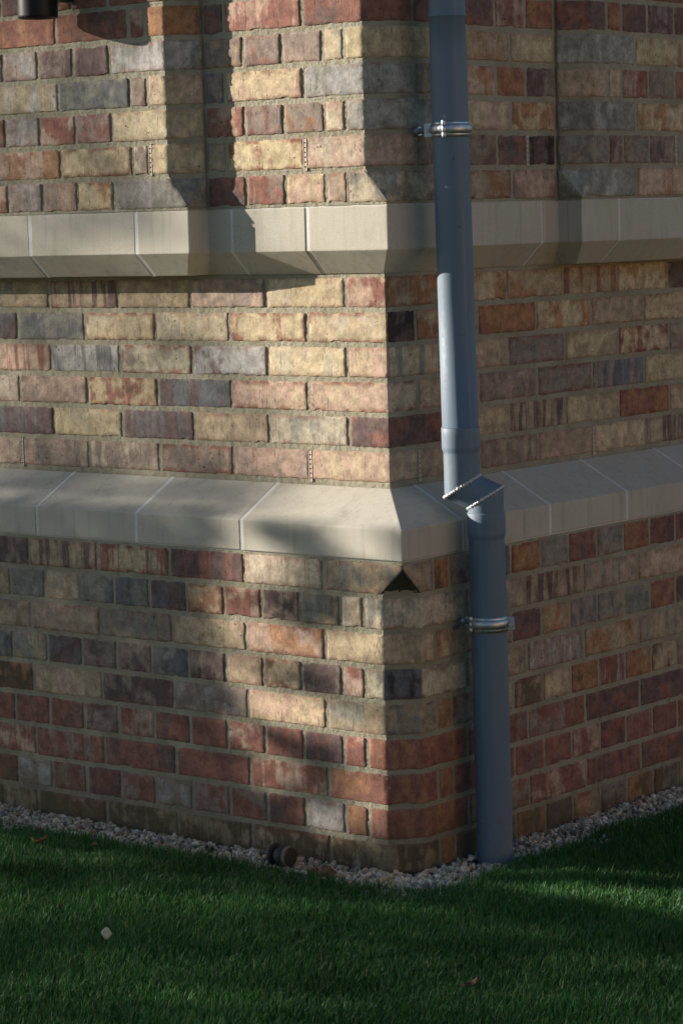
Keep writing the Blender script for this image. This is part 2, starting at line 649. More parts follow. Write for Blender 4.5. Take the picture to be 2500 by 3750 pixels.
def infield(s, z):
    return -1350 < s < 1400 and -900 < z < 1150


def straight_row(acc, axis, off, sign, z0, joints, codes, kind, end, gap=3.7, until=None):
    """bricks on one straight face. axis 'x': face y=-off, running to -x; axis 'y': face x=off, running to +y.
    joints = joint centres going away from the corner; codes[i] sits between joints i and i+1; then fill to `end`."""
    js = list(joints)
    # fill with the pattern of the last two widths
    while abs(js[-1]) < abs(end):
        step = kind[1]
        js.append(js[-1] + sign * step)
    for i in range(len(js) - 1):
        a, b = js[i], js[i + 1]
        code = codes[i] if i < len(codes) else fillcode(kind[0])
        ga = gap * (0.75 + 0.6 * rng.random())
        gb = gap * (0.75 + 0.6 * rng.random())
        if axis == 'x':
            x0, x1 = b + ga, a - gb
            if x1 - x0 < 15: continue
            path = [(x0, -off), (x1, -off)]
        else:
            y0, y1 = a + ga, b - gb
            if y1 - y0 < 15: continue
            path = [(off, y0), (off, y1)]
        add_brick(acc, lambda t, p=path: p, z0 + 4.2 + rng.random() * 1.5, z0 + 70.8 - rng.random() * 1.5, code, infield((a + b) / 2, z0))


# ---------- lower (plinth) brickwork
acc = Acc()
zcap_bot = -142.0
AX = [-86, -309, -530, -754, -978]
BX = [21, -41, -153, -262, -371, -483, -595, -705, -815, -928, -1043]
low_left = [
    ['CTv', 'DRv', 'YRve', 'TDv', 'DM'],
    ['CP', 'TG', 'DP', 'RP', 'TOe', 'DB', 'BG', 'GB', 'TC', 'GW', 'TC'],
    ['PO', 'YT', 'MGv', 'PT', 'TM'],
    ['PR', 'DM', 'TNe', 'PT', 'DM', 'GB', 'MD', 'DM', 'DB', 'GT', 'GB'],
    ['YP', 'MW', 'DMe', 'TPv', 'NO'],
    ['RP', 'DR', 'RD', 'RP', 'R', 'RD', 'RP', 'MD', 'RD', 'RD', 'RD'],
    ['RP', 'R', 'RD', 'RM', 'RP'],
    ['RO', 'WM', 'RD', 'RM', 'RM', 'MW', 'RM', 'RD', 'RM', 'MW', 'RN'],
    ['NTe', 'NT', 'NT', 'NM', 'NT'],
]
low_corner = ['TG', 'CG', 'YT', 'CG', 'TG', 'RO', 'RO', 'RO', 'NT']
AY = [33, 145, 258, 371, 481, 594, 704, 818, 928]            # odd rows on the right face: headers
BY = [87, 312, 537, 765, 990]
low_right = [
    ['MD', 'DB', 'OTe', 'GM', 'RDv', 'MG', 'ORv', 'DR', 'RD'],
    ['MT', 'TDv', 'TGv', 'PT', 'TM'],
    ['TD', 'MT', 'DR', 'OT', 'BM', 'GT', 'GT', 'RO', 'DM'],
    ['TM', 'MWv', 'TO', 'TGv', 'YT'],
    ['MN', 'TN', 'NTe', 'TY', 'ON', 'RWv', 'OT', 'TN', 'MG'],
    ['RM', 'RM', 'DR', 'DR', 'R'],
    ['RD', 'RD', 'RD', 'R', 'RP', 'RD', 'RM', 'RD', 'R'],
    ['RM', 'RP', 'RDv', 'RD', 'RM'],
    ['DN', 'NM', 'ON', 'DN', 'TOe', 'MD', 'ON', 'NG', 'TN'],
]
low_closer = ['ON', None, 'YO', None, 'TO', None, 'RO', None, 'ON']


def low_path(leg):
    """plan outline of the plinth with a chamfer of the given leg"""
    return [(XL, -P1), (P1 - leg, -P1), (P1, -P1 + leg), (P1, YR)]


for r in range(10):
    zt = zcap_bot - 75 * r
    zb = zt - 75
    ri = min(r, 8)
    odd = (r % 2 == 0)
    leg = (lambda t: CH * (1 - t) * 1.0 + 0.01 if t < 0.97 else 0.01) if r == 0 else (lambda t: CH)
    if r == 0:
        leg = lambda t: max(0.02, CH * min(1.0, (0.86 - t) / 0.80)) if t < 0.86 else 0.02
    ja = AX if odd else BX
    straight_row(acc, 'x', P1, -1, zb, ja, low_left[ri], ('r' if 5 <= r <= 7 else 'y', 224 if odd else 112), XL)
    ystart = -21.0 if odd else 87.0
    xs = ja[0] + 5

    def cpath(t, xs=xs, ye=ystart - 5, leg=leg):
        c = leg(t)
        return [(xs, -P1), (P1 - c, -P1), (P1, -P1 + c), (P1, ye)]
    if not odd:
        # closer beside the quoin on the header rows
        pass
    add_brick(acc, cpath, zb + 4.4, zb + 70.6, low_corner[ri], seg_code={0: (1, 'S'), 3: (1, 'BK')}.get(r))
    if odd:
        straight_row(acc, 'y', P1, 1, zb, [-21, 33], [low_closer[ri]], ('m', 112), 33)
        straight_row(acc, 'y', P1, 1, zb, AY, low_right[ri], ('r' if 5 <= r <= 7 else 'm', 112), YR)
    else:
        straight_row(acc, 'y', P1, 1, zb, BY, low_right[ri], ('r' if 5 <= r <= 7 else 'm', 225), YR)
    add_mortar(acc, lambda t, leg=leg: low_path(leg(t)), zb, zt)
me = acc.mesh("plinth_brickwork", 36)
link("plinth_brickwork", me, [M_BRICK, M_MORTAR], building)

# ---------- middle brickwork (square corner, stretcher bond)
acc = Acc()
mid_left = [   # from the top course down; first entry is the corner brick
    ['RP', 'YC', 'MP', 'TY', 'TDv', 'TG'],
    ['YCe', 'YRe', 'CY', 'YCe', 'GB', 'DB'],
    ['PY', 'YC', 'WD', 'CMe', 'WBv', 'PRv'],
    ['PYe', 'PYe', 'BDv', 'YRe', 'PM', 'CP'],
    ['DR', 'CG', 'TY', 'DBv', 'YC', 'DBv'],
    ['PY', 'PM', 'MPe', 'MC', 'PM', 'PC'],
]
mid_right = [
    ['YO', 'TO', 'TRv', 'YO', 'DT'],
    ['OY', 'ORe', 'YO', 'TPv', 'YT'],
    ['TP', 'MGe', 'TY', 'YRe', 'MT'],
    ['TY', 'MP', 'MGe', 'BMv', 'YT'],
    ['TY', 'TDv', 'YT', 'ORe', 'YP'],
    ['TM', 'MTv', 'TP', 'YT', 'TDv'],
]
for r in range(6):
    zb = 375 - 75 * r + 3
    hdr = (r % 2 == 0)                           # header shows on the left face
    xl = -110 if hdr else -220
    yr = 220 if hdr else 107
    cl = mid_left[r][0]
    add_brick(acc, lambda t, xl=xl, yr=yr: [(xl + 5, 0), (0, 0), (0, yr - 5)], zb + 4.4, zb + 70.6, cl) if not (r == 1 or r == 0 or r == 2) else None
    if r in (0, 1, 2):
        # the two faces of these quoins burnt differently: split at the arris by a header
        add_brick(acc, lambda t, xl=xl: [(xl + 5, 0), (0, 0), (0, 9)], zb + 4.4, zb + 70.6, cl)
        add_brick(acc, lambda t, yr=yr: [(0, 8.6), (0, yr - 5)], zb + 4.4, zb + 70.6, {0: 'OT', 1: 'KD', 2: 'YGv'}[r])
    straight_row(acc, 'x', 0, -1, zb, [xl - 225 * k for k in range(6)], mid_left[r][1:], ('y', 225), XL)
    straight_row(acc, 'y', 0, 1, zb, [yr + 225 * k for k in range(6)], mid_right[r], ('y', 225), YR)
add_mortar(acc, lambda t: [(XL, 0), (0, 0), (0, YR)], -20, 470)
me = acc.mesh("wall_brickwork", 36)
link("wall_brickwork", me, [M_BRICK, M_MORTAR], building)

# ---------- upper brickwork with chamfered piers
acc = Acc()
ZS = 602.0                                     # top of the string course
rec_left = {   # corner code, then bricks going left
    'stop': ['CG', 'PT', 'YP', 'RM', 'DR'],
    'r4': ['PC', 'YRe', 'TG'],
    'r3': ['WG', 'CP', 'MO', 'MR', 'RP'],
    'r2': ['WG', 'YP', 'BM'],
    'r1': ['YT', 'CY', 'MP', 'MR', 'MT'],
    'red': ['RD', 'RP', 'DR'],
}
pier_left = {
    'stop': ['GW', 'YO', 'PM', 'MW', 'PR'],
    'r4': ['YC', 'CM', 'YTe', 'PO'],
    'r3': ['YC', 'MR', 'RP', 'MW', 'RD'],
    'r2': ['TP', 'MD', 'BG', 'TWv'],
    'r1': ['WG', 'DM', 'MD', 'MW', 'DM'],
    'red': ['OR', 'RP', 'RD', 'RO'],
}
rec_right = {
    'stop': ['TOe', 'PM'], 'r4': ['MD', 'DR', 'KD'], 'r3': ['PY', 'YO'], 'r2': ['PO', 'OR', 'DM'],
    'r1': ['TO', 'TY'], 'red': ['DR', 'RP', 'RO'],
}
pier_right = {
    'stop': ['GW', 'POv', 'TP'], 'r4': ['GM', 'MD', 'MG', 'DM', 'GT'], 'r3': ['GW', 'YO', 'YT'],
    'r2': ['TP', 'YT', 'RP', 'MT', 'OR'], 'r1': ['GW', 'YO', 'YT'], 'red': ['DR', 'OR', 'DR', 'DM', 'DR'],
}
names = ['stop', 'r4', 'r3', 'r2', 'r1', 'red'] + ['x'] * 12


def up_path(leg):
    yp, xp = -P2 - PJ, P2 + PJ
    return [(XL, yp), (PIER_X - leg, yp), (PIER_X, yp + leg), (PIER_X, -P2), (P2 - leg, -P2), (P2, -P2 + leg),
            (P2, PIER_Y), (xp - leg, PIER_Y), (xp, PIER_Y + leg), (xp, YR)]


for r in range(18):
    nm = names[r]
    zb = ZS + 75 * r
    A = (r % 2 == 1)                             # stretcher rows on the recess: r4, r2, red
    kk = 'r' if r >= 5 else 'y'
    if r == 0: leg = lambda t: max(0.02, CH * t)
    else: leg = lambda t: CH
    g = lambda d, n: (d[nm] if nm in d else [fillcode(kk) for _ in range(n)])
    yp, xp = -P2 - PJ, P2 + PJ
    fine = r < 8
    # recess, left of the corner
    if A: js = [-165, -388, PIER_X + 2]
    else: js = [-52, -110, -222, -334, PIER_X + 2]
    cc = g(rec_left, 5)
    straight_row(acc, 'x', P2, -1, zb, js, cc[1:], (kk, 225), -100)
    # corner special
    ye = 118 if A else 175

    def cp(t, x0=js[0] + 5, leg=leg, ye=ye):
        c = leg(t)
        return [(x0, -P2), (P2 - c, -P2), (P2, -P2 + c), (P2, ye - 60 if ye > 150 else ye - 70)]
    add_brick(acc, cp, zb + 4.4, zb + 70.6, cc[0], fine)
    # recess, right of the corner
    rr = g(rec_right, 4)
    if A:
        straight_row(acc, 'y', P2, 1, zb, [53, 118, 232, 345, 458, PIER_Y - 3], ['RD' if kk == 'r' else 'TM', 'MD' if kk == 'y' else 'R'] + rr, (kk, 225), 100)
    else:
        straight_row(acc, 'y', P2, 1, zb, [120, 175, 400, PIER_Y - 3], ['OT' if kk == 'y' else 'R'] + rr, (kk, 225), 100)
    # left pier: quoin with chamfer, then the face
    pl = g(pier_left, 4)
    if A: js = [-560, -611, -836, -1060]
    else: js = [-672, -785, -898, -1011]

    def qp(t, x0=js[0] + 5, leg=leg):
        c = leg(t)
        return [(x0, yp), (PIER_X - c, yp), (PIER_X, yp + c), (PIER_X, -P2 - 0.5)]
    add_brick(acc, qp, zb + 4.4, zb + 70.6, pl[0], fine)
    straight_row(acc, 'x', -yp, -1, zb, js, pl[1:], (kk, 225 if A else 112.5), XL)
    # right pier
    pr = g(pier_right, 4)
    if A: js = [690, 750, 860, 974]
    else: js = [805, 1030]

    def rp(t, y1=js[0] - 5, leg=leg):
        c = leg(t)
        return [(P2 + 0.5, PIER_Y), (xp - c, PIER_Y), (xp, PIER_Y + c), (xp, y1)]
    add_brick(acc, rp, zb + 4.4, zb + 70.6, pr[0], fine)
    straight_row(acc, 'y', xp, 1, zb, js, pr[1:], (kk, 112.5 if A else 225), YR)
    add_mortar(acc, lambda t, leg=leg: up_path(leg(t)), zb, zb + 75)
me = acc.mesh("oversailing_brickwork", 36)
link("oversailing_brickwork", me, [M_BRICK, M_MORTAR], building)

# ---------- dressed stone


def bevel_mesh(me, width=2.0, seg=2):
    bm = bmesh.new()
    bm.from_mesh(me)
    bmesh.ops.remove_doubles(bm, verts=bm.verts, dist=1e-5)
    es = [e for e in bm.edges if len(e.link_faces) == 2 and e.calc_face_angle(0) > math.radians(20)]
    bmesh.ops.bevel(bm, geom=es, offset=width / 1000.0, segments=seg, profile=0.6, affect='EDGES')
    bmesh.ops.recalc_face_normals(bm, faces=bm.faces)
    bm.to_mesh(me)
    bm.free()


def sweep(acc, poly, profile, mat=0):
    """profile: (inset, z) list, closed; poly: plan polyline of the outer edge"""
    rings = [offset_poly(poly, d) for d, z in profile]
    n, k = len(poly), len(profile)
    V = []
    for i in range(n):
        for j, (d, z) in enumerate(profile):
            V.append((rings[j][i][0], rings[j][i][1], z))
    F = []
    for i in range(n - 1):
        for j in range(k):
            j2 = (j + 1) % k
            F.append((i * k + j, (i + 1) * k + j, (i + 1) * k + j2, i * k + j2))
    F.append(tuple(range(k)))
    F.append(tuple(range((n - 1) * k, n * k))[::-1])
    acc.add(V, F, mat, False)


def stones(kind, polys, profile, inset_joint):
    jacc = Acc()
    for i, poly in enumerate(polys):
        a = Acc()
        dz = (rng.random() - 0.5) * 1.5
        do = (rng.random() - 0.5) * 1.6
        sweep(a, offset_poly(poly, do), [(d, z + dz) for d, z in profile])
        me = a.mesh(kind)
        bevel_mesh(me, 2.4, 2)
        link(kind, me, [M_STONE], building)
    return jacc


GAPJ = 4.6


def cut(points, cuts):
    """cut the polyline `points` at arclengths `cuts`, leaving joints of 2*GAPJ"""
    pts = [np.array(p, float) for p in points]
    s = [0.0]
    for k in range(len(pts) - 1): s.append(s[-1] + np.hypot(*(pts[k + 1] - pts[k])))

    def at(u):
        for k in range(len(pts) - 1):
            if u <= s[k + 1] + 1e-6:
                f = (u - s[k]) / (s[k + 1] - s[k])
                return pts[k] * (1 - f) + pts[k + 1] * f
    bounds = [0.0] + sorted(cuts) + [s[-1]]
    polys, joints = [], []
    for a, b in zip(bounds[:-1], bounds[1:]):
        a2, b2 = a + (GAPJ if a > 0 else 0), b - (GAPJ if b < s[-1] else 0)
        polys.append([at(a2)] + [pts[k] for k in range(len(pts)) if a2 + 1 < s[k] < b2 - 1] + [at(b2)])
        if b < s[-1]: joints.append([at(b - GAPJ - 0.5), at(b + GAPJ + 0.5)])
    return polys, joints


cap_line = [(XL, -P1), (P1, -P1), (P1, YR)]
cx = [-1260, -945, -629, -313]
cy = [84, 411, 723, 1040]
extra_l = [-1575, -1890, -2205, -2520, -2835]
extra_r = [1355, 1670, 1985, 2300, 2615, 2930, 3245, 3560]
cuts_cap = [x - XL for x in cx + extra_l] + [(P1 - XL) + (y + P1) for y in cy + extra_r]
cap_prof = [(P1 - 1.0, -3), (0, -73), (0, -139), (45, -139), (P1 - 1.0, -139)]
polys, joints = cut(cap_line, cuts_cap)
stones("coping_stone", polys, cap_prof, 0)
str_line = [(XL, -P2 - PJ), (PIER_X, -P2 - PJ), (PIER_X, -P2), (P2, -P2), (P2, PIER_Y), (P2 + PJ, PIER_Y), (P2 + PJ, YR)]
L1 = PIER_X - XL
L2 = L1 + PJ
L3 = L2 + (P2 - PIER_X)
L4 = L3 + PIER_Y + P2
L5 = L4 + PJ
cuts_str = [x - XL for x in (-944, -607, -1280, -1617, -1954, -2290, -2630, -2960)] + [L2 + (x - PIER_X) for x in (-380, -165)] + \
           [L3 + (y + P2) for y in (180, 508)] + [L5 + (y - PIER_Y) for y in (727, 1065, 1400, 1740, 2080, 2420, 2760, 3100, 3440)]
str_prof = [(0, 600), (0, 507), (P2, 456), (PJ + P2 - 1, 456), (PJ + P2 - 1, 600)]
polys2, joints2 = cut(str_line, cuts_str)
str_prof_rec = [(0, 600), (0, 507), (P2 - 0.5, 456), (PJ + P2 - 1, 456), (PJ + P2 - 1, 600)]
stones("string_course_stone", polys2, str_prof_rec, 0)
acc = Acc()
for j in joints: sweep(acc, offset_poly(j, 1.2), cap_prof)
for j in joints2: sweep(acc, offset_poly(j, 1.2), str_prof)
# bed joints above and below the stones, struck a few millimetres back
sweep(acc, offset_poly(cap_line, 5.0), [(0, -136), (0, -146), (60, -146), (60, -136)])
sweep(acc, offset_poly(str_line, 5.0), [(0, 598), (0, 609), (60, 609), (60, 598)])
me = acc.mesh("stone_joint")
link("stone_joint", me, [M_SJOINT], building)

# solid core behind the face work so that no light leaks through the walls
bm = bmesh.new()


def bm_box(bm, x0, x1, y0, y1, z0, z1):
    vs_ = [bm.verts.new((x, y, z)) for z in (z0, z1) for x, y in ((x0, y0), (x1, y0), (x1, y1), (x0, y1))]
    for f in ((0, 3, 2, 1), (4, 5, 6, 7), (0, 1, 5, 4), (1, 2, 6, 5), (2, 3, 7, 6), (3, 0, 4, 7)):
        bm.faces.new([vs_[i] for i in f])


bm_box(bm, XL - 20, -22, 22, YR + 20, -GZ - 60, 1952)
bm_box(bm, XL - 10, 92, -92, YR + 10, -GZ - 50, -150)
bm_box(bm, XL - 10, 14, -14, YR + 10, 470, 1948)
link("wall_core", bm_mesh("wall_core", bm), [M_MORTAR], building)

# ---------- weep vents in the perpendicular joints
for axis, off, s, z in (('x', 118, -556.5, 716), ('x', 54, -165, 714), ('y', 54, 458, 716), ('y', 118, 974, 716),
                        ('x', 0, -1120, 40), ('x', 0, -220, 39), ('y', 0, 107, 39), ('y', 0, 782, 39)):
    bm = bmesh.new()
    acc = Acc()

    def vb(s0, s1, d0, d1, z0, z1, mat):
        if axis == 'x': x0, x1, y0, y1 = s + s0, s + s1, -off - d1, -off - d0
        else: x0, x1, y0, y1 = off + d0, off + d1, s + s0, s + s1
        v = [(x, y, zz) for zz in (z0, z1) for x, y in ((x0, y0), (x1, y0), (x1, y1), (x0, y1))]
        acc.add(v, [(0, 3, 2, 1), (4, 5, 6, 7), (0, 1, 5, 4), (1, 2, 6, 5), (2, 3, 7, 6), (3, 0, 4, 7)], mat, False)
    z0, z1 = z - 37, z + 33
    vb(-4.6, -2.9, -12, 0.4, z0, z1, 0)
    vb(2.9, 4.6, -12, 0.4, z0, z1, 0)
    vb(-2.9, 2.9, -12, -5.0, z0, z1, 1)
    zz = z0
    while zz < z1 - 3:
        vb(-2.9, 2.9, -3.5, -0.3, zz, min(z1, zz + 7.0), 0)
        zz += 10.2
    me = acc.mesh("weep_vent")
    link("weep_vent", me, [M_VENT, M_VSLOT], building)
    bm.free()

# ------------------------------------------------------------------ drainpipe
RAD = 38.5
UX, LX = 150.0, 194.0


def uy(z): return 57.0


def ux(z): return UX - 11.5 * z / 950.0


def ly(z): return 80.0


def lx(z): return LX + 5 * (-20 - z) / 800.0


pipe = thing("drainpipe", "grey-blue metal drainpipe with a welded offset bend at the stone ledge", "drainpipe", (LX, ly(-800), -GZ))


def lathe(acc, rings, axis_fn, seg=64, cap=False, mat=0, smooth=True):
    """rings: (z, r) along a near vertical axis"""
    th = np.linspace(0, 2 * math.pi, seg, endpoint=False)
    V = []
    for z, r in rings:
        c = axis_fn(z)
        for t in th: V.append((c[0] + r * math.cos(t), c[1] + r * math.sin(t), z))
    n = len(rings)
    F = [(i * seg + j, i * seg + (j + 1) % seg, (i + 1) * seg + (j + 1) % seg, (i + 1) * seg + j) for i in range(n - 1) for j in range(seg)]
    if cap:
        F.append(tuple(range(seg))[::-1])
        F.append(tuple(range((n - 1) * seg, n * seg)))
    acc.add(V, F, mat, smooth)


def fix_normals(me):
    bm = bmesh.new(); bm.from_mesh(me)
    bmesh.ops.recalc_face_normals(bm, faces=bm.faces)
    bm.to_mesh(me); bm.free()


W1 = np.array((UX, uy(2), 2.0))
W2 = np.array((LX, ly(-20), -22.0))
dU = np.array((0, 0, -1.0))
dS = (W2 - W1) / np.linalg.norm(W2 - W1)


def mitre_len(th, d1, d2, r, basis):
    """offset along d1 where the tube wall meets the mitre plane"""
    n = (d1 + d2); n /= np.linalg.norm(n)
    p = r * (math.cos(th) * basis[0] + math.sin(th) * basis[1])
    return -(p @ n) / (d1 @ n)


def tube_between(acc, P, Q, d, nP, nQ, r, basis, seg=64, ns=6):
    """straight tube from plane (P,nP) to plane (Q,nQ) along d"""
    V = []
    for k in range(ns + 1):
        for j in range(seg):
            th = 2 * math.pi * j / seg
            o = r * (math.cos(th) * basis[0] + math.sin(th) * basis[1])
            a = P + o - d * ((o @ nP) / (d @ nP))
            b = Q + o - d * ((o @ nQ) / (d @ nQ))
            V.append(a + (b - a) * k / ns)
    F = [(i * seg + j, i * seg + (j + 1) % seg, (i + 1) * seg + (j + 1) % seg, (i + 1) * seg + j) for i in range(ns) for j in range(seg)]
    acc.add(V, F, 0, True)


nb1 = dU + dS; nb1 /= np.linalg.norm(nb1)
nb2 = nb1
bxy = (np.array((1.0, 0, 0)), np.array((0, 1.0, 0)))
e2 = np.cross(dS, np.array((0, 1.0, 0))); e2 /= np.linalg.norm(e2)
e1 = np.cross(e2, dS)
# upper length
acc = Acc()
top = np.array((UX, uy(2100), 2100.0)); mid0 = np.array((UX, uy(128), 128.0))
ax_u = lambda z: (ux(z), uy(z))
lathe(acc, [(2100, RAD), (1500, RAD), (1004, RAD), (992, RAD + 0.6), (986, RAD + 2.2)], ax_u)
lathe(acc, [(986, RAD + 2.2), (984, RAD - 1.0), (900, RAD), (700, RAD), (400, RAD), (129, RAD), (128.5, RAD + 1.8)], ax_u)
me = acc.mesh("pipe"); fix_normals(me)
link("pipe", me, [M_PIPE], pipe)
# offset fitting: socket, short drop, slanted tube, short drop, spigot
acc = Acc()
lathe(acc, [(128.6, RAD - 2), (128.3, RAD + 1.2), (127, RAD + 2.0), (110, RAD + 2.0), (88, RAD + 2.0), (82, RAD + 1.8), (77, RAD - 0.6), (72, RAD - 0.9), (60, RAD - 0.5), (52, RAD - 0.5)], ax_u)
tube_between(acc, np.array((UX, uy(52), 52.0)), W1, dU, np.array((0, 0, 1.0)), nb1, RAD - 0.5, bxy)
tube_between(acc, W1, W2, dS, nb1, nb2, RAD - 0.5, (e1, e2))
tube_between(acc, W2, np.array((LX, ly(-52), -52.0)), dU, nb2, np.array((0, 0, 1.0)), RAD - 0.5, bxy)
lathe(acc, [(-52, RAD - 0.5), (-56, RAD - 0.5)], lambda z: (LX, ly(z)))
me = acc.mesh("offset_bend"); fix_normals(me)
bend = link("offset_bend", me, [M_PIPE], pipe)
# weld beads
for Wc in (W1, W2):
    acc = Acc()
    nbead, seg = 62, 8
    pts = []
    for k in range(nbead * 3):
        th = 2 * math.pi * k / (nbead * 3)
        o = (RAD - 0.5) * (math.cos(th) * bxy[0] + math.sin(th) * bxy[1])
        pts.append(Wc + o - dU * ((o @ nb1) / (dU @ nb1)))
    pts = np.array(pts)
    n = len(pts)
    V = []
    for k in range(n):
        tng = pts[(k + 1) % n] - pts[k - 1]; tng /= np.linalg.norm(tng)
        rad = pts[k] - Wc; rad /= np.linalg.norm(rad)
        bi = np.cross(tng, rad)
        ph = (k % 3)
        rr = (2.9 + 1.1 * math.sin(k * 1.25 + 1.7 * math.sin(k * 0.31))) * (0.85 + 0.3 * rng.random())
        for j in range(seg):
            t = 2 * math.pi * j / seg
            V.append(pts[k] + rad * math.cos(t) * rr * 0.8 + bi * math.sin(t) * rr * 1.15)
    F = [(i * seg + j, i * seg + (j + 1) % seg, ((i + 1) % n) * seg + (j + 1) % seg, ((i + 1) % n) * seg + j) for i in range(n) for j in range(seg)]
    acc.add(V, F, 0, True)
    me = acc.mesh("weld_bead"); fix_normals(me)
    link("weld_bead", me, [M_WELD], bend)
# lower length with its socket
acc = Acc()
ax_l = lambda z: (lx(z), ly(z))
lathe(acc, [(-53.0, RAD - 1.5), (-53.2, RAD + 1.6), (-54.5, RAD + 2.2), (-70, RAD + 2.2), (-96, RAD + 2.2), (-102, RAD + 1.9), (-107, RAD - 0.4), (-113, RAD - 0.5), (-130, RAD), (-300, RAD), (-500, RAD), (-700, RAD), (-GZ - 40, RAD)], ax_l)
me = acc.mesh("pipe"); fix_normals(me)
link("pipe", me, [M_PIPE], pipe)
# blue connector the pipe drops into
acc = Acc()
lathe(acc, [(-GZ - 30, 58), (-GZ + 6, 58), (-GZ + 10, 57), (-GZ + 10, 49), (-GZ + 4, 48), (-GZ - 30, 48)], lambda z: (LX, ly(-800)))
me = acc.mesh("drain_connector"); fix_normals(me)
link("drain_connector", me, [M_BLUE], pipe)


def clip(zc, axx, hinge_deg, bolt_deg, wall_x):
    acc = Acc()
    c = axx(zc)
    ax = lambda z: c
    # band: half-round rib between two flat flanges
    prof = [(zc - 16, RAD + 0.3), (zc - 16, RAD + 1.9), (zc - 10, RAD + 1.9)]
    for k in range(9):
        a = math.pi * k / 8
        prof.append((zc + 1 - 9.5 * math.cos(a), RAD + 1.9 + 4.8 * math.sin(a)))
    prof += [(zc + 12, RAD + 1.9), (zc + 16, RAD + 1.9), (zc + 16, RAD + 0.3)]
    lathe(acc, prof, ax, 72)
    me = acc.mesh("clip_band"); fix_normals(me)
    band = link("clip_band", me, [M_ZINC], pipe)
    # hinge: barrel of three knuckles with flat leaf
    h = math.radians(hinge_deg)
    hd = np.array((math.cos(h), math.sin(h))); ht = np.array((-hd[1], hd[0]))
    acc = Acc()
    hc = np.array(c) + hd * (RAD + 5.5)
    for k in range(3):
        za = zc - 18 + k * 12.2
        lathe(acc, [(za, 1.0), (za, 4.0), (za + 0.6, 4.6), (za + 11.2, 4.6), (za + 11.8, 4.0), (za + 11.8, 1.0)], lambda z: hc, 16)
    me = acc.mesh("hinge"); fix_normals(me)
    link("hinge", me, [M_ZINC], band)
    # closing lugs and bolt
    b = math.radians(bolt_deg)
    bd = np.array((math.cos(b), math.sin(b))); bt = np.array((-bd[1], bd[0]))
    bmq = bmesh.new()
    for sgn in (-1, 1):
        q = [np.array(c) + bd * r_ + bt * s_ for r_, s_ in ((RAD, sgn * 2), (RAD + 17, sgn * 2), (RAD + 17, sgn * 4.4), (RAD, sgn * 4.4))]
        vs_ = [bmq.verts.new((p[0], p[1], z)) for z in (zc - 14, zc + 14) for p in q]
        for f in ((0, 3, 2, 1), (4, 5, 6, 7), (0, 1, 5, 4), (1, 2, 6, 5), (2, 3, 7, 6), (3, 0, 4, 7)):
            bmq.faces.new([vs_[i] for i in f])
    bmesh.ops.bevel(bmq, geom=bmq.edges[:], offset=0.8, segments=2, affect='EDGES')
    link("closing_lug", bm_mesh("closing_lug", bmq), [M_ZINC], band)
    bmq = bmesh.new()
    bc = np.array(c) + bd * (RAD + 10)
    mt = Matrix.Translation((bc[0] , bc[1], zc)) @ Vector((bt[0], bt[1], 0)).to_track_quat('Z', 'Y').to_matrix().to_4x4()
    bmesh.ops.create_cone(bmq, cap_ends=True, segments=18, radius1=3.0, radius2=3.0, depth=30, matrix=mt)
    bmesh.ops.create_cone(bmq, cap_ends=True, segments=20, radius1=6.2, radius2=5.0, depth=5, matrix=mt @ Matrix.Translation((0, 0, -9)))
    bmesh.ops.create_cone(bmq, cap_ends=True, segments=6, radius1=5.6, radius2=5.6, depth=5, matrix=mt @ Matrix.Translation((0, 0, 9)))
    link("bolt", bm_mesh("bolt", bmq), [M_ZINC], band)
    # stud and boss into the wall
    bmq = bmesh.new()
    ln = c[0] - RAD - wall_x + 6
    mt = Matrix.Translation((wall_x + ln / 2 - 6, c[1], zc)) @ Matrix.Rotation(math.pi / 2, 4, 'Y')
    bmesh.ops.create_cone(bmq, cap_ends=True, segments=20, radius1=6, radius2=6, depth=ln, matrix=mt)
    bmesh.ops.create_cone(bmq, cap_ends=True, segments=20, radius1=12, radius2=10, depth=8, matrix=Matrix.Translation((wall_x + 2, c[1], zc)) @ Matrix.Rotation(math.pi / 2, 4, 'Y'))
    link("wall_stud", bm_mesh("wall_stud", bmq), [M_ZINC], band)


clip(753, ax_u, -72, -150, P2)
clip(-291, ax_l, -115, 26, P1)

# ------------------------------------------------------------------ wall lamp (black cylinder downlighter)
LC = np.array((-816.0, -190.0))
LDZ = -9.0
lamp = thing("wall_lamp", "black cylindrical downlight on the upper red bricks", "wall light", (LC[0], LC[1], 1048))
acc = Acc()
lathe(acc, [(1044, 30), (1040, 34), (1037.5, 41), (1037, 43), (1038.5, 44.6), (1043, 45), (1100, 45), (1200, 45), (1226, 45), (1229, 44), (1230, 42), (1230, 1)], lambda z: LC)
me = acc.mesh("lamp_body"); fix_normals(me)
link("lamp_body", me, [M_BLACK], lamp)
acc = Acc()
lathe(acc, [(1042, 0.5), (1042, 40)], lambda z: LC, 48)
me = acc.mesh("glass"); fix_normals(me)
link("glass", me, [mat_plain("dark_lens", (0.04, 0.035, 0.03), 0.15)], lamp)
bm = bmesh.new()
bm_box(bm, LC[0] - 28, LC[0] + 28, -147, -121, 1085, 1195)
bm_box(bm, LC[0] - 42, LC[0] + 42, -121, -113, 1075, 1205)
bmesh.ops.bevel(bm, geom=bm.edges[:], offset=1.5, segments=2, affect='EDGES')
link("back_plate", bm_mesh("back_plate", bm), [M_BLACK], lamp)

# ------------------------------------------------------------------ ground


def wall_dist(x, y):
    """distance in plan from the plinth, outside it"""
    dx = np.maximum(x - P1, 0); dy = np.maximum(-P1 - y, 0)
    return np.hypot(dx, dy)


def in_wall(x, y):
    return (x < P1) & (y > -P1)


def gravel_top(x, y):
    return -809 + 9 * np.clip((-x - 500) / 600, 0, 1) - 0 * y


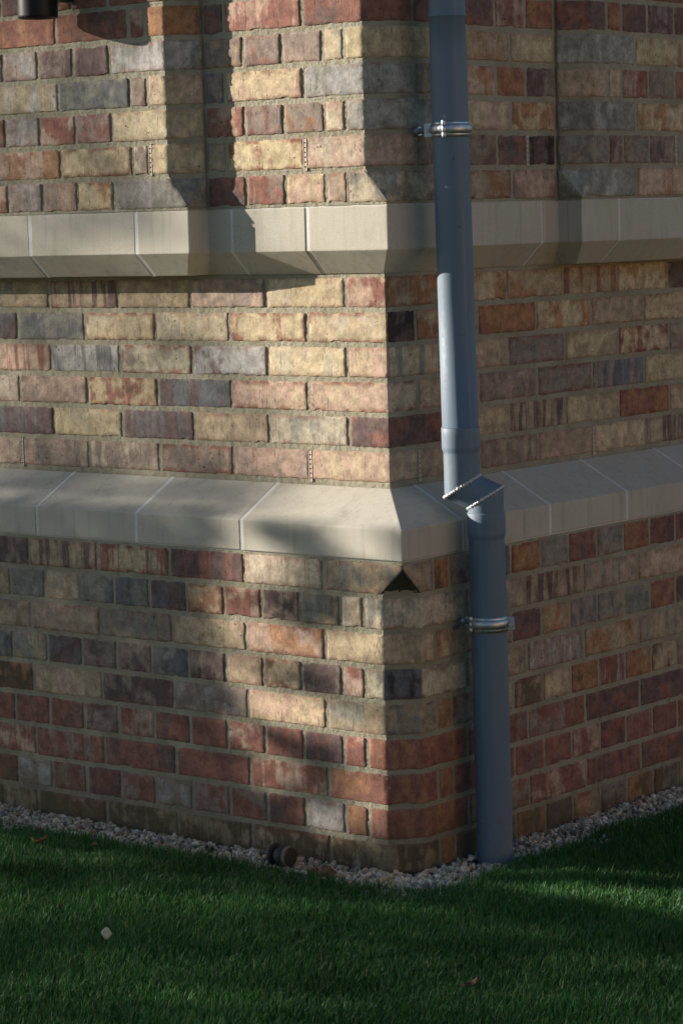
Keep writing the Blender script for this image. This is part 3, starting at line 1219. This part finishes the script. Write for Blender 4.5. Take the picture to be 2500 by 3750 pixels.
def edge_w(x, y):
    """width of the gravel strip, slightly wavy"""
    s = np.where(x < P1, x, P1 + (y + P1))
    return 147 + 10 * np.sin(s / 171.0 + 0.6) + 9 * np.sin(s / 63.0) - 12 * np.exp(-((s - 330) / 150.0) ** 2)


# the soil sheet, reaching far
acc = Acc()
g = [-60000, -20000, -6000, -3000, -2000, -1000, 0, 1000, 2000, 3000, 6000, 20000, 60000]
V = [(x, y, -GZ) for y in g for x in g]
k = len(g)
acc.add(V, [(j * k + i, j * k + i + 1, (j + 1) * k + i + 1, (j + 1) * k + i) for j in range(k - 1) for i in range(k - 1)], 0, False)
tag(link("lawn", acc.mesh("lawn"), [M_SOIL]), kind="structure")
# earth under the gravel
acc = Acc()
V, F = [], []
ss = np.concatenate((np.linspace(XL, P1, 90), np.linspace(P1, YR, 90)))
cnt = 0
path = []
for x in np.linspace(XL, P1 - 1, 80): path.append(((x, -P1 + 8), (0, -1)))
for a in np.linspace(0, math.pi / 2, 8): path.append(((P1 - 8, -P1 + 8), (math.sin(a), -math.cos(a))))
for y in np.linspace(-P1 + 1, YR, 80): path.append(((P1 - 8, y), (1, 0)))
for (p, n) in path:
    for d, z in ((0, -GZ + 3), (60, -GZ + 4), (140, -GZ + 4), (230, -GZ + 1.5)):
        V.append((p[0] + n[0] * d, p[1] + n[1] * d, z + 6 * max(0, min(1, (-p[0] - 500) / 600))))
n = len(path)
F = [(i * 4 + j, i * 4 + j + 1, (i + 1) * 4 + j + 1, (i + 1) * 4 + j) for i in range(n - 1) for j in range(3)]
acc.add(V, F, 0, True)
me = acc.mesh("gravel_bed"); fix_normals(me)
tag(link("gravel_bed", me, [M_BED]), kind="structure")

# gravel: many small pale stones
ICO_bm = bmesh.new()
bmesh.ops.create_icosphere(ICO_bm, subdivisions=1, radius=1.0)
ICO_V = np.array([v.co[:] for v in ICO_bm.verts])
ICO_F = [tuple(v.index for v in f.verts) for f in ICO_bm.faces]
ICO_bm.free()


def rot_rand(n):
    q = rng.normal(size=(n, 4)); q /= np.linalg.norm(q, axis=1)[:, None]
    w, x, y, z = q.T
    return np.stack([np.stack([1 - 2 * (y * y + z * z), 2 * (x * y - z * w), 2 * (x * z + y * w)], 1),
                     np.stack([2 * (x * y + z * w), 1 - 2 * (x * x + z * z), 2 * (y * z - x * w)], 1),
                     np.stack([2 * (x * z - y * w), 2 * (y * z + x * w), 1 - 2 * (x * x + y * y)], 1)], 1)


def scatter_mesh(name, base_v, base_f, pos, rot, scl, colr, deform=0.0):
    n, m_ = len(pos), len(base_v)
    V = base_v[None, :, :].repeat(n, 0)
    if deform:
        d = rng.normal(size=(n, 4, 3))
        for k in range(4):
            V = V * (1 + deform * np.tanh(np.einsum('nmj,nj->nm', V, d[:, k] * 1.6))[:, :, None])
    V = V * scl[:, None, :]
    V = np.einsum('nij,nmj->nmi', rot, V) + pos[:, None, :]
    V = V.reshape(-1, 3) / 1000.0
    V[:, 2] += GZ / 1000.0
    bf = np.array(base_f)
    F = (bf[None] + (np.arange(n) * m_)[:, None, None]).reshape(-1, bf.shape[1])
    me = bpy.data.meshes.new(name)
    me.vertices.add(len(V)); me.vertices.foreach_set("co", V.ravel())
    me.loops.add(F.size); me.loops.foreach_set("vertex_index", F.ravel().astype(np.int32))
    me.polygons.add(len(F))
    me.polygons.foreach_set("loop_start", np.arange(0, F.size, F.shape[1], dtype=np.int32))
    at = me.attributes.new("col", 'FLOAT_COLOR', 'POINT')
    cc = np.ones((n, m_, 4)); cc[:, :, :3] = colr[:, None, :]
    at.data.foreach_set("color", cc.ravel())
    me.update(calc_edges=True)
    me.polygons.foreach_set("use_smooth", np.ones(len(F), bool))
    return me


N = 15000
x = rng.uniform(-1900, 420, N); y = rng.uniform(-420, 1900, N)
d = wall_dist(x, y)
keep = (~in_wall(x, y)) & (d < edge_w(x, y) + 60) & (np.hypot(x - LX, y - ly(-800)) > RAD + 4) & ((x > -1900) & (y < 1900))
near = (np.abs(x) < 1400) & (y < 1400)
x, y, d = x[keep], y[keep], d[keep]
# rejection left too few: draw along the strip instead
n2 = 18500
s = rng.uniform(-1900, 2500, n2)
dd = rng.uniform(3, 225, n2)
arc = rng.random(n2)
xs = np.where(s < P1, s, P1 + dd)
ys = np.where(s < P1, -P1 - dd, -P1 + (s - P1))
na = 1500
th = rng.uniform(0, math.pi / 2, na); ra = 225 * np.sqrt(rng.random(na))
xs = np.concatenate((xs, P1 + ra * np.sin(th))); ys = np.concatenate((ys, -P1 - ra * np.cos(th)))
keep = (np.hypot(xs - LX, ys - ly(-800)) > RAD + 5) & (wall_dist(xs, ys) < edge_w(xs, ys) + 60)
# dip around the blue connector, left side
hole = np.hypot(xs - (LX - 20), ys - (ly(-800) - 52)) < 22
keep &= ~hole
xs, ys = xs[keep], ys[keep]
n = len(xs)
size = np.clip(rng.lognormal(math.log(5.4), 0.34, n), 2.8, 11.5)
scl = size[:, None] * np.stack((rng.uniform(0.9, 1.4, n), rng.uniform(0.75, 1.1, n), rng.uniform(0.45, 0.8, n)), 1)
dw = wall_dist(xs, ys)
zs = gravel_top(xs, ys) - 3 + rng.uniform(0, 9, n) + 3 * np.sin(xs / 47.0) * np.sin(ys / 39.0) + np.where(dw < 12, -3, 0)
pal = np.array([(0.63, 0.53, 0.39), (0.51, 0.42, 0.29), (0.68, 0.61, 0.48), (0.38, 0.32, 0.24), (0.52, 0.38, 0.23), (0.17, 0.165, 0.17), (0.34, 0.22, 0.14)])
ci = rng.choice(7, n, p=(0.28, 0.22, 0.17, 0.13, 0.10, 0.06, 0.04))
colr = pal[ci] * rng.uniform(0.8, 1.15, (n, 1))
me = scatter_mesh("gravel", ICO_V, ICO_F, np.stack((xs, ys, zs), 1), rot_rand(n), scl, colr, 0.13)
me.polygons.foreach_set("use_smooth", np.zeros(len(me.polygons), bool))
g_ = link("gravel", me, [mat_attr_leaf("gravel_stone", "col", 0.8, 0, 160.0)])
tag(g_, "pale cream and grey gravel strip along the foot of the brick wall", "gravel", kind="stuff")

# grass: real blades
NB = 150000
gx = rng.uniform(-1500, 2100, NB); gy = rng.uniform(-1800, 1700, NB)
# keep what the camera (or one a step aside) can see
rel = np.stack((gx - CAM_POS[0], gy - CAM_POS[1], np.full(NB, -GZ) - CAM_POS[2]), 1)
dz = rel @ FWD
uu = 1250 + FPX * (rel @ RGT) / dz
vv = 1875 - FPX * (rel @ UPV) / dz
keep = (uu > -600) & (uu < 3100) & (vv < 4050) & (~in_wall(gx, gy)) & (wall_dist(gx, gy) > edge_w(gx, gy) + rng.normal(0, 9, NB))
NB2 = 420000
gx2 = rng.uniform(-1300, 1500, NB2); gy2 = rng.uniform(-1500, 1100, NB2)
rel = np.stack((gx2 - CAM_POS[0], gy2 - CAM_POS[1], np.full(NB2, -GZ) - CAM_POS[2]), 1)
dz = rel @ FWD
uu2 = 1250 + FPX * (rel @ RGT) / dz
vv2 = 1875 - FPX * (rel @ UPV) / dz
keep2 = (uu2 > -60) & (uu2 < 2560) & (vv2 < 3850) & (~in_wall(gx2, gy2)) & (wall_dist(gx2, gy2) > edge_w(gx2, gy2) + rng.normal(0, 9, NB2))
gx = np.concatenate((gx[keep], gx2[keep2])); gy = np.concatenate((gy[keep], gy2[keep2]))
n = len(gx)
clump = 0.5 + 0.25 * np.sin(gx / 61.0 + 1.3 * np.sin(gy / 83.0)) + 0.25 * np.sin(gy / 47.0 + 1.7 * np.sin(gx / 59.0))
patch = 0.5 + 0.5 * np.sin(gx / 210.0 + 2.0 * np.sin(gy / 170.0) + 0.7)
h = rng.uniform(16, 31, n) * (0.85 + 0.3 * clump)
h *= np.where(rng.random(n) < 0.05, 1.3, 1.0)
wd = rng.uniform(0.6, 1.15, n)
ang = rng.normal(0.7, 1.7, n)                # mown lean, mostly one way
lean = np.abs(rng.normal(0.30, 0.32, n)) * h
tw = ang + math.pi / 2 + rng.normal(0, 0.7, n)
lx, lyv = np.cos(ang) * lean, np.sin(ang) * lean
bx, by = np.cos(tw) * wd, np.sin(tw) * wd
gz0 = -GZ + 5 + 2.5 * clump
V = np.zeros((n, 7, 3))
for i, (f, zf, ww) in enumerate(((0.0, 0.0, 1.0), (0.22, 0.45, 0.95), (0.62, 0.82, 0.7))):
    for s_, kx in ((-1, 0), (1, 1)):
        V[:, 2 * i + kx, 0] = gx + lx * f + s_ * bx * ww
        V[:, 2 * i + kx, 1] = gy + lyv * f + s_ * by * ww
        V[:, 2 * i + kx, 2] = gz0 + h * zf
V[:, 6, 0] = gx + lx; V[:, 6, 1] = gy + lyv; V[:, 6, 2] = gz0 + h * np.sqrt(np.clip(1.0 - 0.15 * (lean / h) ** 2, 0.5, 1))
V = V.reshape(-1, 3) / 1000.0
V[:, 2] += GZ / 1000.0
quad = np.array([[0, 1, 3, 2], [2, 3, 5, 4]])
tri = np.array([4, 5, 6])
base_i = (np.arange(n) * 7)[:, None]
loops = np.concatenate((quad[0] + base_i, quad[1] + base_i, tri + base_i), 1).astype(np.int32)
me = bpy.data.meshes.new("grass")
me.vertices.add(len(V)); me.vertices.foreach_set("co", V.ravel())
me.loops.add(loops.size); me.loops.foreach_set("vertex_index", loops.ravel())
me.polygons.add(3 * n)
ls = (np.arange(n) * 11)[:, None] + np.array([0, 4, 8])
me.polygons.foreach_set("loop_start", ls.ravel().astype(np.int32))
cg = np.array([(0.040, 0.150, 0.030), (0.055, 0.185, 0.032), (0.032, 0.125, 0.042), (0.085, 0.200, 0.044), (0.17, 0.20, 0.08)])
ci = rng.choice(5, n, p=(0.34, 0.27, 0.20, 0.125, 0.065))
cb = cg[ci] * rng.uniform(0.75, 1.25, (n, 1)) * (0.85 + 0.3 * patch)[:, None]
cc = np.ones((n, 7, 4)); cc[:, :, :3] = cb[:, None, :]
at = me.attributes.new("col", 'FLOAT_COLOR', 'POINT')
at.data.foreach_set("color", cc.ravel())
me.update(calc_edges=True)
me.polygons.foreach_set("use_smooth", np.ones(3 * n, bool))
g_ = link("grass", me, [mat_attr_leaf("grass_blade", "col", 0.58, 0.35)])
tag(g_, "short dark green mown grass of the lawn in front of the wall", "grass", kind="stuff")

# ------------------------------------------------------------------ small things on the ground
# black cylindrical fitting lying on the gravel
vd = -FWD
axis = 0.64 * vd + 0.77 * RGT
axis[2] = 0.02
axis /= np.linalg.norm(axis)
fc = np.array((-152.0, -214.0, -782.0))
fit = thing("cylindrical_fitting", "small black grooved cylinder lying on the gravel at the grass edge", "fitting", tuple(fc))
qrot = Vector(axis).to_track_quat('Z', 'Y').to_matrix()


def turned(name, prof, mat, parent, seg=48):
    a = Acc()
    V, F = [], []
    th = np.linspace(0, 2 * math.pi, seg, endpoint=False)
    for s_, r_ in prof:
        for t in th:
            p = qrot @ Vector((r_ * math.cos(t), r_ * math.sin(t), s_))
            V.append((fc[0] + p.x, fc[1] + p.y, fc[2] + p.z))
    k_ = len(prof)
    F = [(i * seg + j, i * seg + (j + 1) % seg, (i + 1) * seg + (j + 1) % seg, (i + 1) * seg + j) for i in range(k_ - 1) for j in range(seg)]
    a.add(V, F, 0, True)
    me = a.mesh(name); fix_normals(me)
    return link(name, me, [mat], parent)


turned("end_disc", [(27, 0.3), (27, 17), (26.5, 19.5), (25, 20.5), (22, 21)], M_DKPLAST, fit)
turned("soil_ring", [(24.5, 19), (24.3, 21.4), (20, 23.4), (16.5, 23.0)], M_DUST, fit)
turned("body", [(18, 18), (17.5, 22.6), (14, 25), (4, 26), (1.5, 25.5), (0, 22), (-1, 14)], M_DKPLAST, fit)
turned("spool_hub", [(0, 13.5), (-4, 13), (-14, 13), (-16, 14)], M_DUST, fit)
turned("rear_flange", [(-14, 10), (-14.5, 23), (-16, 25), (-20, 25.5), (-23, 24), (-24, 20), (-24, 0.3)], M_DKPLAST, fit)


def clod(name, label, p, s, seed):
    r0 = np.random.default_rng(seed)
    bm = bmesh.new()
    bmesh.ops.create_icosphere(bm, subdivisions=4, radius=1.0)
    from mathutils import noise as mn
    for v in bm.verts:
        q = v.co.copy()
        f = 1 + 0.28 * mn.noise(q * 1.4 + Vector((seed, 0, 0))) + 0.16 * mn.noise(q * 4 + Vector((0, seed, 0))) + 0.07 * mn.noise(q * 11)
        v.co = Vector((q.x * s[0] * f + p[0], q.y * s[1] * f + p[1], q.z * s[2] * f + p[2]))
    me = bm_mesh(name, bm)
    me.polygons.foreach_set("use_smooth", [True] * len(me.polygons))
    tag(link(name, me, [M_CLOD]), label, "clod", "brown lumps of earth on the gravel")


clod("earth_clod", "smaller reddish-brown lump of earth beside the black fitting, nearer to it", (-32, -252, -798), (15, 13, 13), 3)
clod("earth_clod", "larger dark brown lump of earth right of the smaller lump", (-3, -246, -796), (21, 17, 15), 8)


def leaf(name, label, cat, p, L, Wd, col, yaw, curl, pitch=0.2):
    a = Acc()
    V, F = [], []
    nn, mm_ = 10, 4
    R_ = Matrix.Rotation(yaw, 3, 'Z') @ Matrix.Rotation(pitch, 3, 'Y')
    for i in range(nn + 1):
        t = i / nn
        w = Wd * math.sin(math.pi * min(1, t * 0.94 + 0.04)) ** 0.8 / 2
        for j in range(-mm_, mm_ + 1):
            s_ = j / mm_
            q = Vector((L * (t - 0.5), w * s_ * (1 + 0.12 * math.sin(9 * t + j)), curl * (s_ * s_ * 0.6 + (t - 0.5) ** 2 * 2.4) * L))
            q = R_ @ q
            V.append((p[0] + q.x, p[1] + q.y, p[2] + q.z))
    k_ = 2 * mm_ + 1
    F = [(i * k_ + j, i * k_ + j + 1, (i + 1) * k_ + j + 1, (i + 1) * k_ + j) for i in range(nn) for j in range(2 * mm_)]
    a.add(V, F, 0, True)
    o = link(name, a.mesh(name), [mat_plain("leaf_" + cat, col, 0.6, 0, 0.15, 180.0)])
    sm = o.modifiers.new("thick", 'SOLIDIFY'); sm.thickness = 0.0006
    tag(o, label, cat)


leaf("fallen_leaf", "yellow-brown fallen leaf on the grass near the left gravel", "leaf", (-681, -413, -781), 38, 22, (0.17, 0.105, 0.025), 0.5, 0.35, -0.25)
leaf("fallen_leaf", "faint small ochre leaf sunk in the grass by the gravel, right of the yellow one", "leaf", (-577, -352, -786), 20, 16, (0.16, 0.11, 0.03), 1.4, 0.3, -0.3)
leaf("fallen_petal", "pale cream petal standing up in the middle of the lawn", "petal", (6, -915, -770), 24, 19, (0.62, 0.56, 0.40), -0.887, 0.10, -1.8)
leaf("fallen_leaf", "dark red-brown leaf in the lawn near the bottom edge", "leaf", (762, -767, -786), 30, 22, (0.10, 0.028, 0.018), 0.9, 0.3, -0.35)
leaf("fallen_leaf", "dark curled leaf lying on the gravel between the wall and the lawn", "leaf", (-338, -240, -795), 40, 16, (0.05, 0.035, 0.03), -0.4, 0.4, -0.1)

# ------------------------------------------------------------------ the garden tree that shades the wall (stands left of the view)
# Leaves grow densely where its shade falls; openings in the crown let the low sun through on to the wall.
TAZ = math.tan(SUN_AZ)
ZSL = math.tan(SUN_EL) / math.cos(SUN_AZ)
# openings, given where their light lands on the plinth plane: x, z, half widths, tilt, amount
LIGHT = [
    # plinth patches
    (-265, -180, 85, 42, 0, 1.0), (-330, -250, 75, 38, 0, .6), (-250, -325, 125, 36, -8, 1.2), (0, -330, 90, 36, 0, 1.1),
    (-330, -398, 70, 32, 0, 1.0), (-235, -385, 32, 24, 0, .7), (25, -405, 70, 34, 0, 1.1), (-190, -480, 115, 36, -6, 1.2), (10, -492, 90, 32, -14, 1.0),
    (50, -252, 45, 40, 0, 1.0), (30, -558, 60, 34, 0, 1.0), (-310, -560, 60, 30, 0, .5), (20, -637, 85, 32, -12, 1.1), (-250, -622, 80, 30, 0, .55),
    (35, -700, 60, 34, 0, .9), (-90, -705, 55, 26, 0, .55), (0, -185, 70, 24, 0, .5),
    # face of the ledge
    (-300, -112, 62, 40, -25, 1.1), (20, -104, 85, 34, -12, .75),
]


def light_at(xc, zc):
    L = np.zeros(len(xc))
    for (x0, z0, rx, rz, a, amp) in LIGHT:
        c, s_ = math.cos(math.radians(a)), math.sin(math.radians(a))
        dx, dz_ = xc - x0, zc - z0
        u = (dx * c + dz_ * s_) / (rx * 1.28); v = (-dx * s_ + dz_ * c) / (rz * 1.32)
        L = np.maximum(L, np.minimum(1, amp * np.clip(1.6 - 1.2 * np.sqrt(u * u + v * v), 0, 1)))
    # middle wall and the slope of the ledge
    lim = np.interp(zc, (-75, 0, 93, 213, 308, 413, 520), (-330, -490, -660, -690, -740, -850, -870))
    mid = (zc > -72) & (zc < 545)
    Lm = np.clip((xc - lim) / 110, 0, 1)
    Lm = np.maximum(Lm, np.interp(zc, (-72, 80, 180, 545), (0.06, 0.26, 0.47, 0.47)))
    L = np.where(mid, np.maximum(L * (zc < 0), Lm), L)
    # upper walls
    up = zc >= 545
    Lu = np.where(xc > -500, 1.0, 0.33)
    strip = np.clip(2.0 - np.abs(xc + 560) / 58, 0, 1) * np.where(zc < 690, 0.5, 1.0)
    strip = np.maximum(strip, np.clip(1.4 - np.hypot((xc + 960) / 110, (zc - 1010) / 60), 0, 1))
    strip = np.maximum(strip, 0.8 * np.clip(1.4 - np.hypot((xc + 960) / 120, (zc - 735) / 45), 0, 1))
    strip = np.maximum(strip, 0.7 * np.clip(1.4 - np.hypot((xc + 1040) / 90, (zc - 560) / 60), 0, 1))
    Lu = np.maximum(Lu, strip)
    L = np.where(up, Lu, L)
    # lawn in front
    gr = zc < -800
    gy = -P1 - (-800 - zc) / ZSL
    gx_ = xc + (gy + P1) * TAZ
    st = 0.5 + 0.5 * np.sin(gy / 52.0 + 0.6 * np.sin(gx_ / 190.0) + gx_ / 240.0)
    pt = 0.5 + 0.5 * np.sin(gx_ / 150.0 + 1.1 * np.sin(gy / 120.0))
    Lg = np.clip(0.15 + 0.32 * st * (0.35 + 0.65 * pt), 0, 1) * np.clip((-gy - 300) / 130, 0, 1)
    L = np.where(gr, Lg, L)
    return L


NL = 105000
xc = rng.uniform(-2400, 3300, NL); zc = rng.uniform(-1750, 1650, NL)
ok = ~((zc > -800) & (xc > 330))
xc, zc = xc[ok], zc[ok]
leaf_a = 24.0 * 18.5 * 2 * 0.62 * 0.62               # mean projected leaf area, mm2
dens = NL / (5700.0 * 3400.0) / abs(SUN[1])           # candidates per mm2 across the sun's rays
LT = light_at(xc, zc)
cov = np.clip(1 - LT, 0, 0.988)
p_acc = np.clip(-np.log(1 - cov) / (dens * leaf_a), 0, 1)
take = rng.random(len(xc)) < p_acc
xc, zc = xc[take], zc[take]
n = len(xc)
land = np.stack((xc, np.full(n, -P1), zc), 1)
sh = np.array((SUN[0], SUN[1], 0)) / math.hypot(SUN[0], SUN[1])
TD = 6000.0
LK = LT[take]
far = (LK > 0.09) & (LK < 0.97) & ((zc > -75) | (zc < -800))      # the thin, even shade comes from a second tree farther off
TD2 = 11500.0
tt = (np.where(far, TD2, TD) + rng.normal(0, 480, n) - land @ sh) / (SUN @ sh)
pos = land + SUN[None] * tt[:, None]
LFV = np.array([(-1, 0, 0), (-0.55, 0.62, 0.08), (0.1, 0.72, 0.05), (1, 0, -0.12), (0.1, -0.72, 0.05), (-0.55, -0.62, 0.08), (0.0, 0, -0.10)])
LFF = [(0, 6, 1), (1, 6, 2), (2, 6, 3), (3, 6, 4), (4, 6, 5), (5, 6, 0)]
scl = np.stack((rng.uniform(18, 30, n), rng.uniform(14, 23, n), np.full(n, 30.0)), 1)
cl = np.array([(0.05, 0.10, 0.025), (0.08, 0.12, 0.03), (0.14, 0.11, 0.03), (0.035, 0.075, 0.02)])
colr = cl[rng.choice(4, n, p=(0.4, 0.3, 0.1, 0.2))] * rng.uniform(0.8, 1.2, (n, 1))
lat = np.array((-sh[1], sh[0], 0))
M_LEAF = mat_attr_leaf("tree_leaf", "col", 0.5, 0.25)
M_BARK = mat_plain("bark", (0.10, 0.075, 0.05), 0.9, 0, 0.2, 30.0, 0.01, 0.2)
rots = rot_rand(n)


def limb(acc, pts, r0, r1, seg=10):
    V = []
    n_ = len(pts)
    for i, p in enumerate(pts):
        t = i / (n_ - 1)
        d = np.array(pts[min(i + 1, n_ - 1)]) - np.array(pts[max(i - 1, 0)])
        d = d / np.linalg.norm(d)
        a = np.cross(d, (0.3, 0.9, 0.1)); a /= np.linalg.norm(a)
        b = np.cross(d, a)
        r_ = r0 * (1 - t) + r1 * t
        for k_ in range(seg):
            th_ = 2 * math.pi * k_ / seg
            V.append(np.array(p) + r_ * (math.cos(th_) * a + math.sin(th_) * b))
    F = [(i * seg + k_, i * seg + (k_ + 1) % seg, (i + 1) * seg + (k_ + 1) % seg, (i + 1) * seg + k_) for i in range(n_ - 1) for k_ in range(seg)]
    acc.add(V, F, 0, True)


for sel, dist, off_, fk, label in ((~far, TD, -450, 480, "small dense broad leafed tree on the lawn left of the view, nearest the wall"),
                                (far, TD2, -500, 1300, "taller thinly leaved tree farther off, left of the view")):
    base_c = sh * dist + lat * off_
    tree = thing("garden_tree", label, "tree", (base_c[0], base_c[1], -GZ), "trees beyond the left edge")
    me = scatter_mesh("crown", LFV, LFF, pos[sel], rots[sel], scl[sel], colr[sel])
    link("crown", me, [M_LEAF], tree)
    acc = Acc()
    fork = base_c + np.array((60, -40, fk - GZ))
    limb(acc, [base_c + np.array((0, 0, -GZ - 60)), base_c + np.array((10, 10, fk * 0.4 - GZ)), fork], 85, 60)
    cand = pos[sel & (cov[take] > 0.55)]
    for k_ in range(14):
        tgt = cand[rng.integers(len(cand))]
        midp = fork * 0.45 + tgt * 0.55 + np.array((rng.normal(0, 90), rng.normal(0, 90), 60))
        q1 = fork * 0.75 + tgt * 0.25 + np.array((0, 0, 80))
        limb(acc, [fork + np.array((0, 0, -30)), q1, midp, tgt], 22, 4, 7)
    link("trunk", acc.mesh("trunk"), [M_BARK], tree)

# ------------------------------------------------------------------ added buff wall, unseen right of the view, bouncing warm sun onto the building


def mat_bounce_wall():
    t = NT("buff_bounce_brick")
    p = t.n("ShaderNodeNewGeometry").outputs["Position"]
    sp = t.n("ShaderNodeSeparateXYZ"); t.l(p, sp.inputs[0])
    cb = t.n("ShaderNodeCombineXYZ"); t.l(sp.outputs["Y"], cb.inputs[0]); t.l(sp.outputs["Z"], cb.inputs[1])
    bt = t.n("ShaderNodeTexBrick")
    t.l(cb.outputs[0], bt.inputs["Vector"])
    for k, v in (("Scale", 1.0), ("Mortar Size", 0.005), ("Brick Width", 0.225), ("Row Height", 0.075)): bt.inputs[k].default_value = v
    bt.inputs["Color1"].default_value = (0.50, 0.32, 0.16, 1)
    bt.inputs["Color2"].default_value = (0.40, 0.22, 0.11, 1)
    bt.inputs["Mortar"].default_value = (0.34, 0.31, 0.24, 1)
    t.l(bt.outputs["Color"], t.b.inputs["Base Color"])
    t.b.inputs["Roughness"].default_value = 0.9
    t.l(t.bump(bt.outputs["Fac"], 0.6, -0.004), t.b.inputs["Normal"])
    return t.mat


gw = thing("bounce_wall", "added buff brick wall with stone coping, unseen beyond the right edge, bouncing warm sunlight onto the building", "wall", (6500, 500, -GZ))
bm = bmesh.new()
bm_box(bm, 6500, 6715, -3600, 4200, -GZ - 100, 1400)
for yy in (-3600, -1000, 1600, 3985):
    bm_box(bm, 6440, 6503, yy, yy + 440, -GZ - 100, 1403)
link("brickwork", bm_mesh("brickwork", bm), [mat_bounce_wall()], gw)
bm = bmesh.new()
bm_box(bm, 6400, 6755, -3640, 4460, 1403, 1470)
bmesh.ops.bevel(bm, geom=bm.edges[:], offset=10, segments=2, affect='EDGES')
link("coping", bm_mesh("coping", bm), [M_STONE], gw)
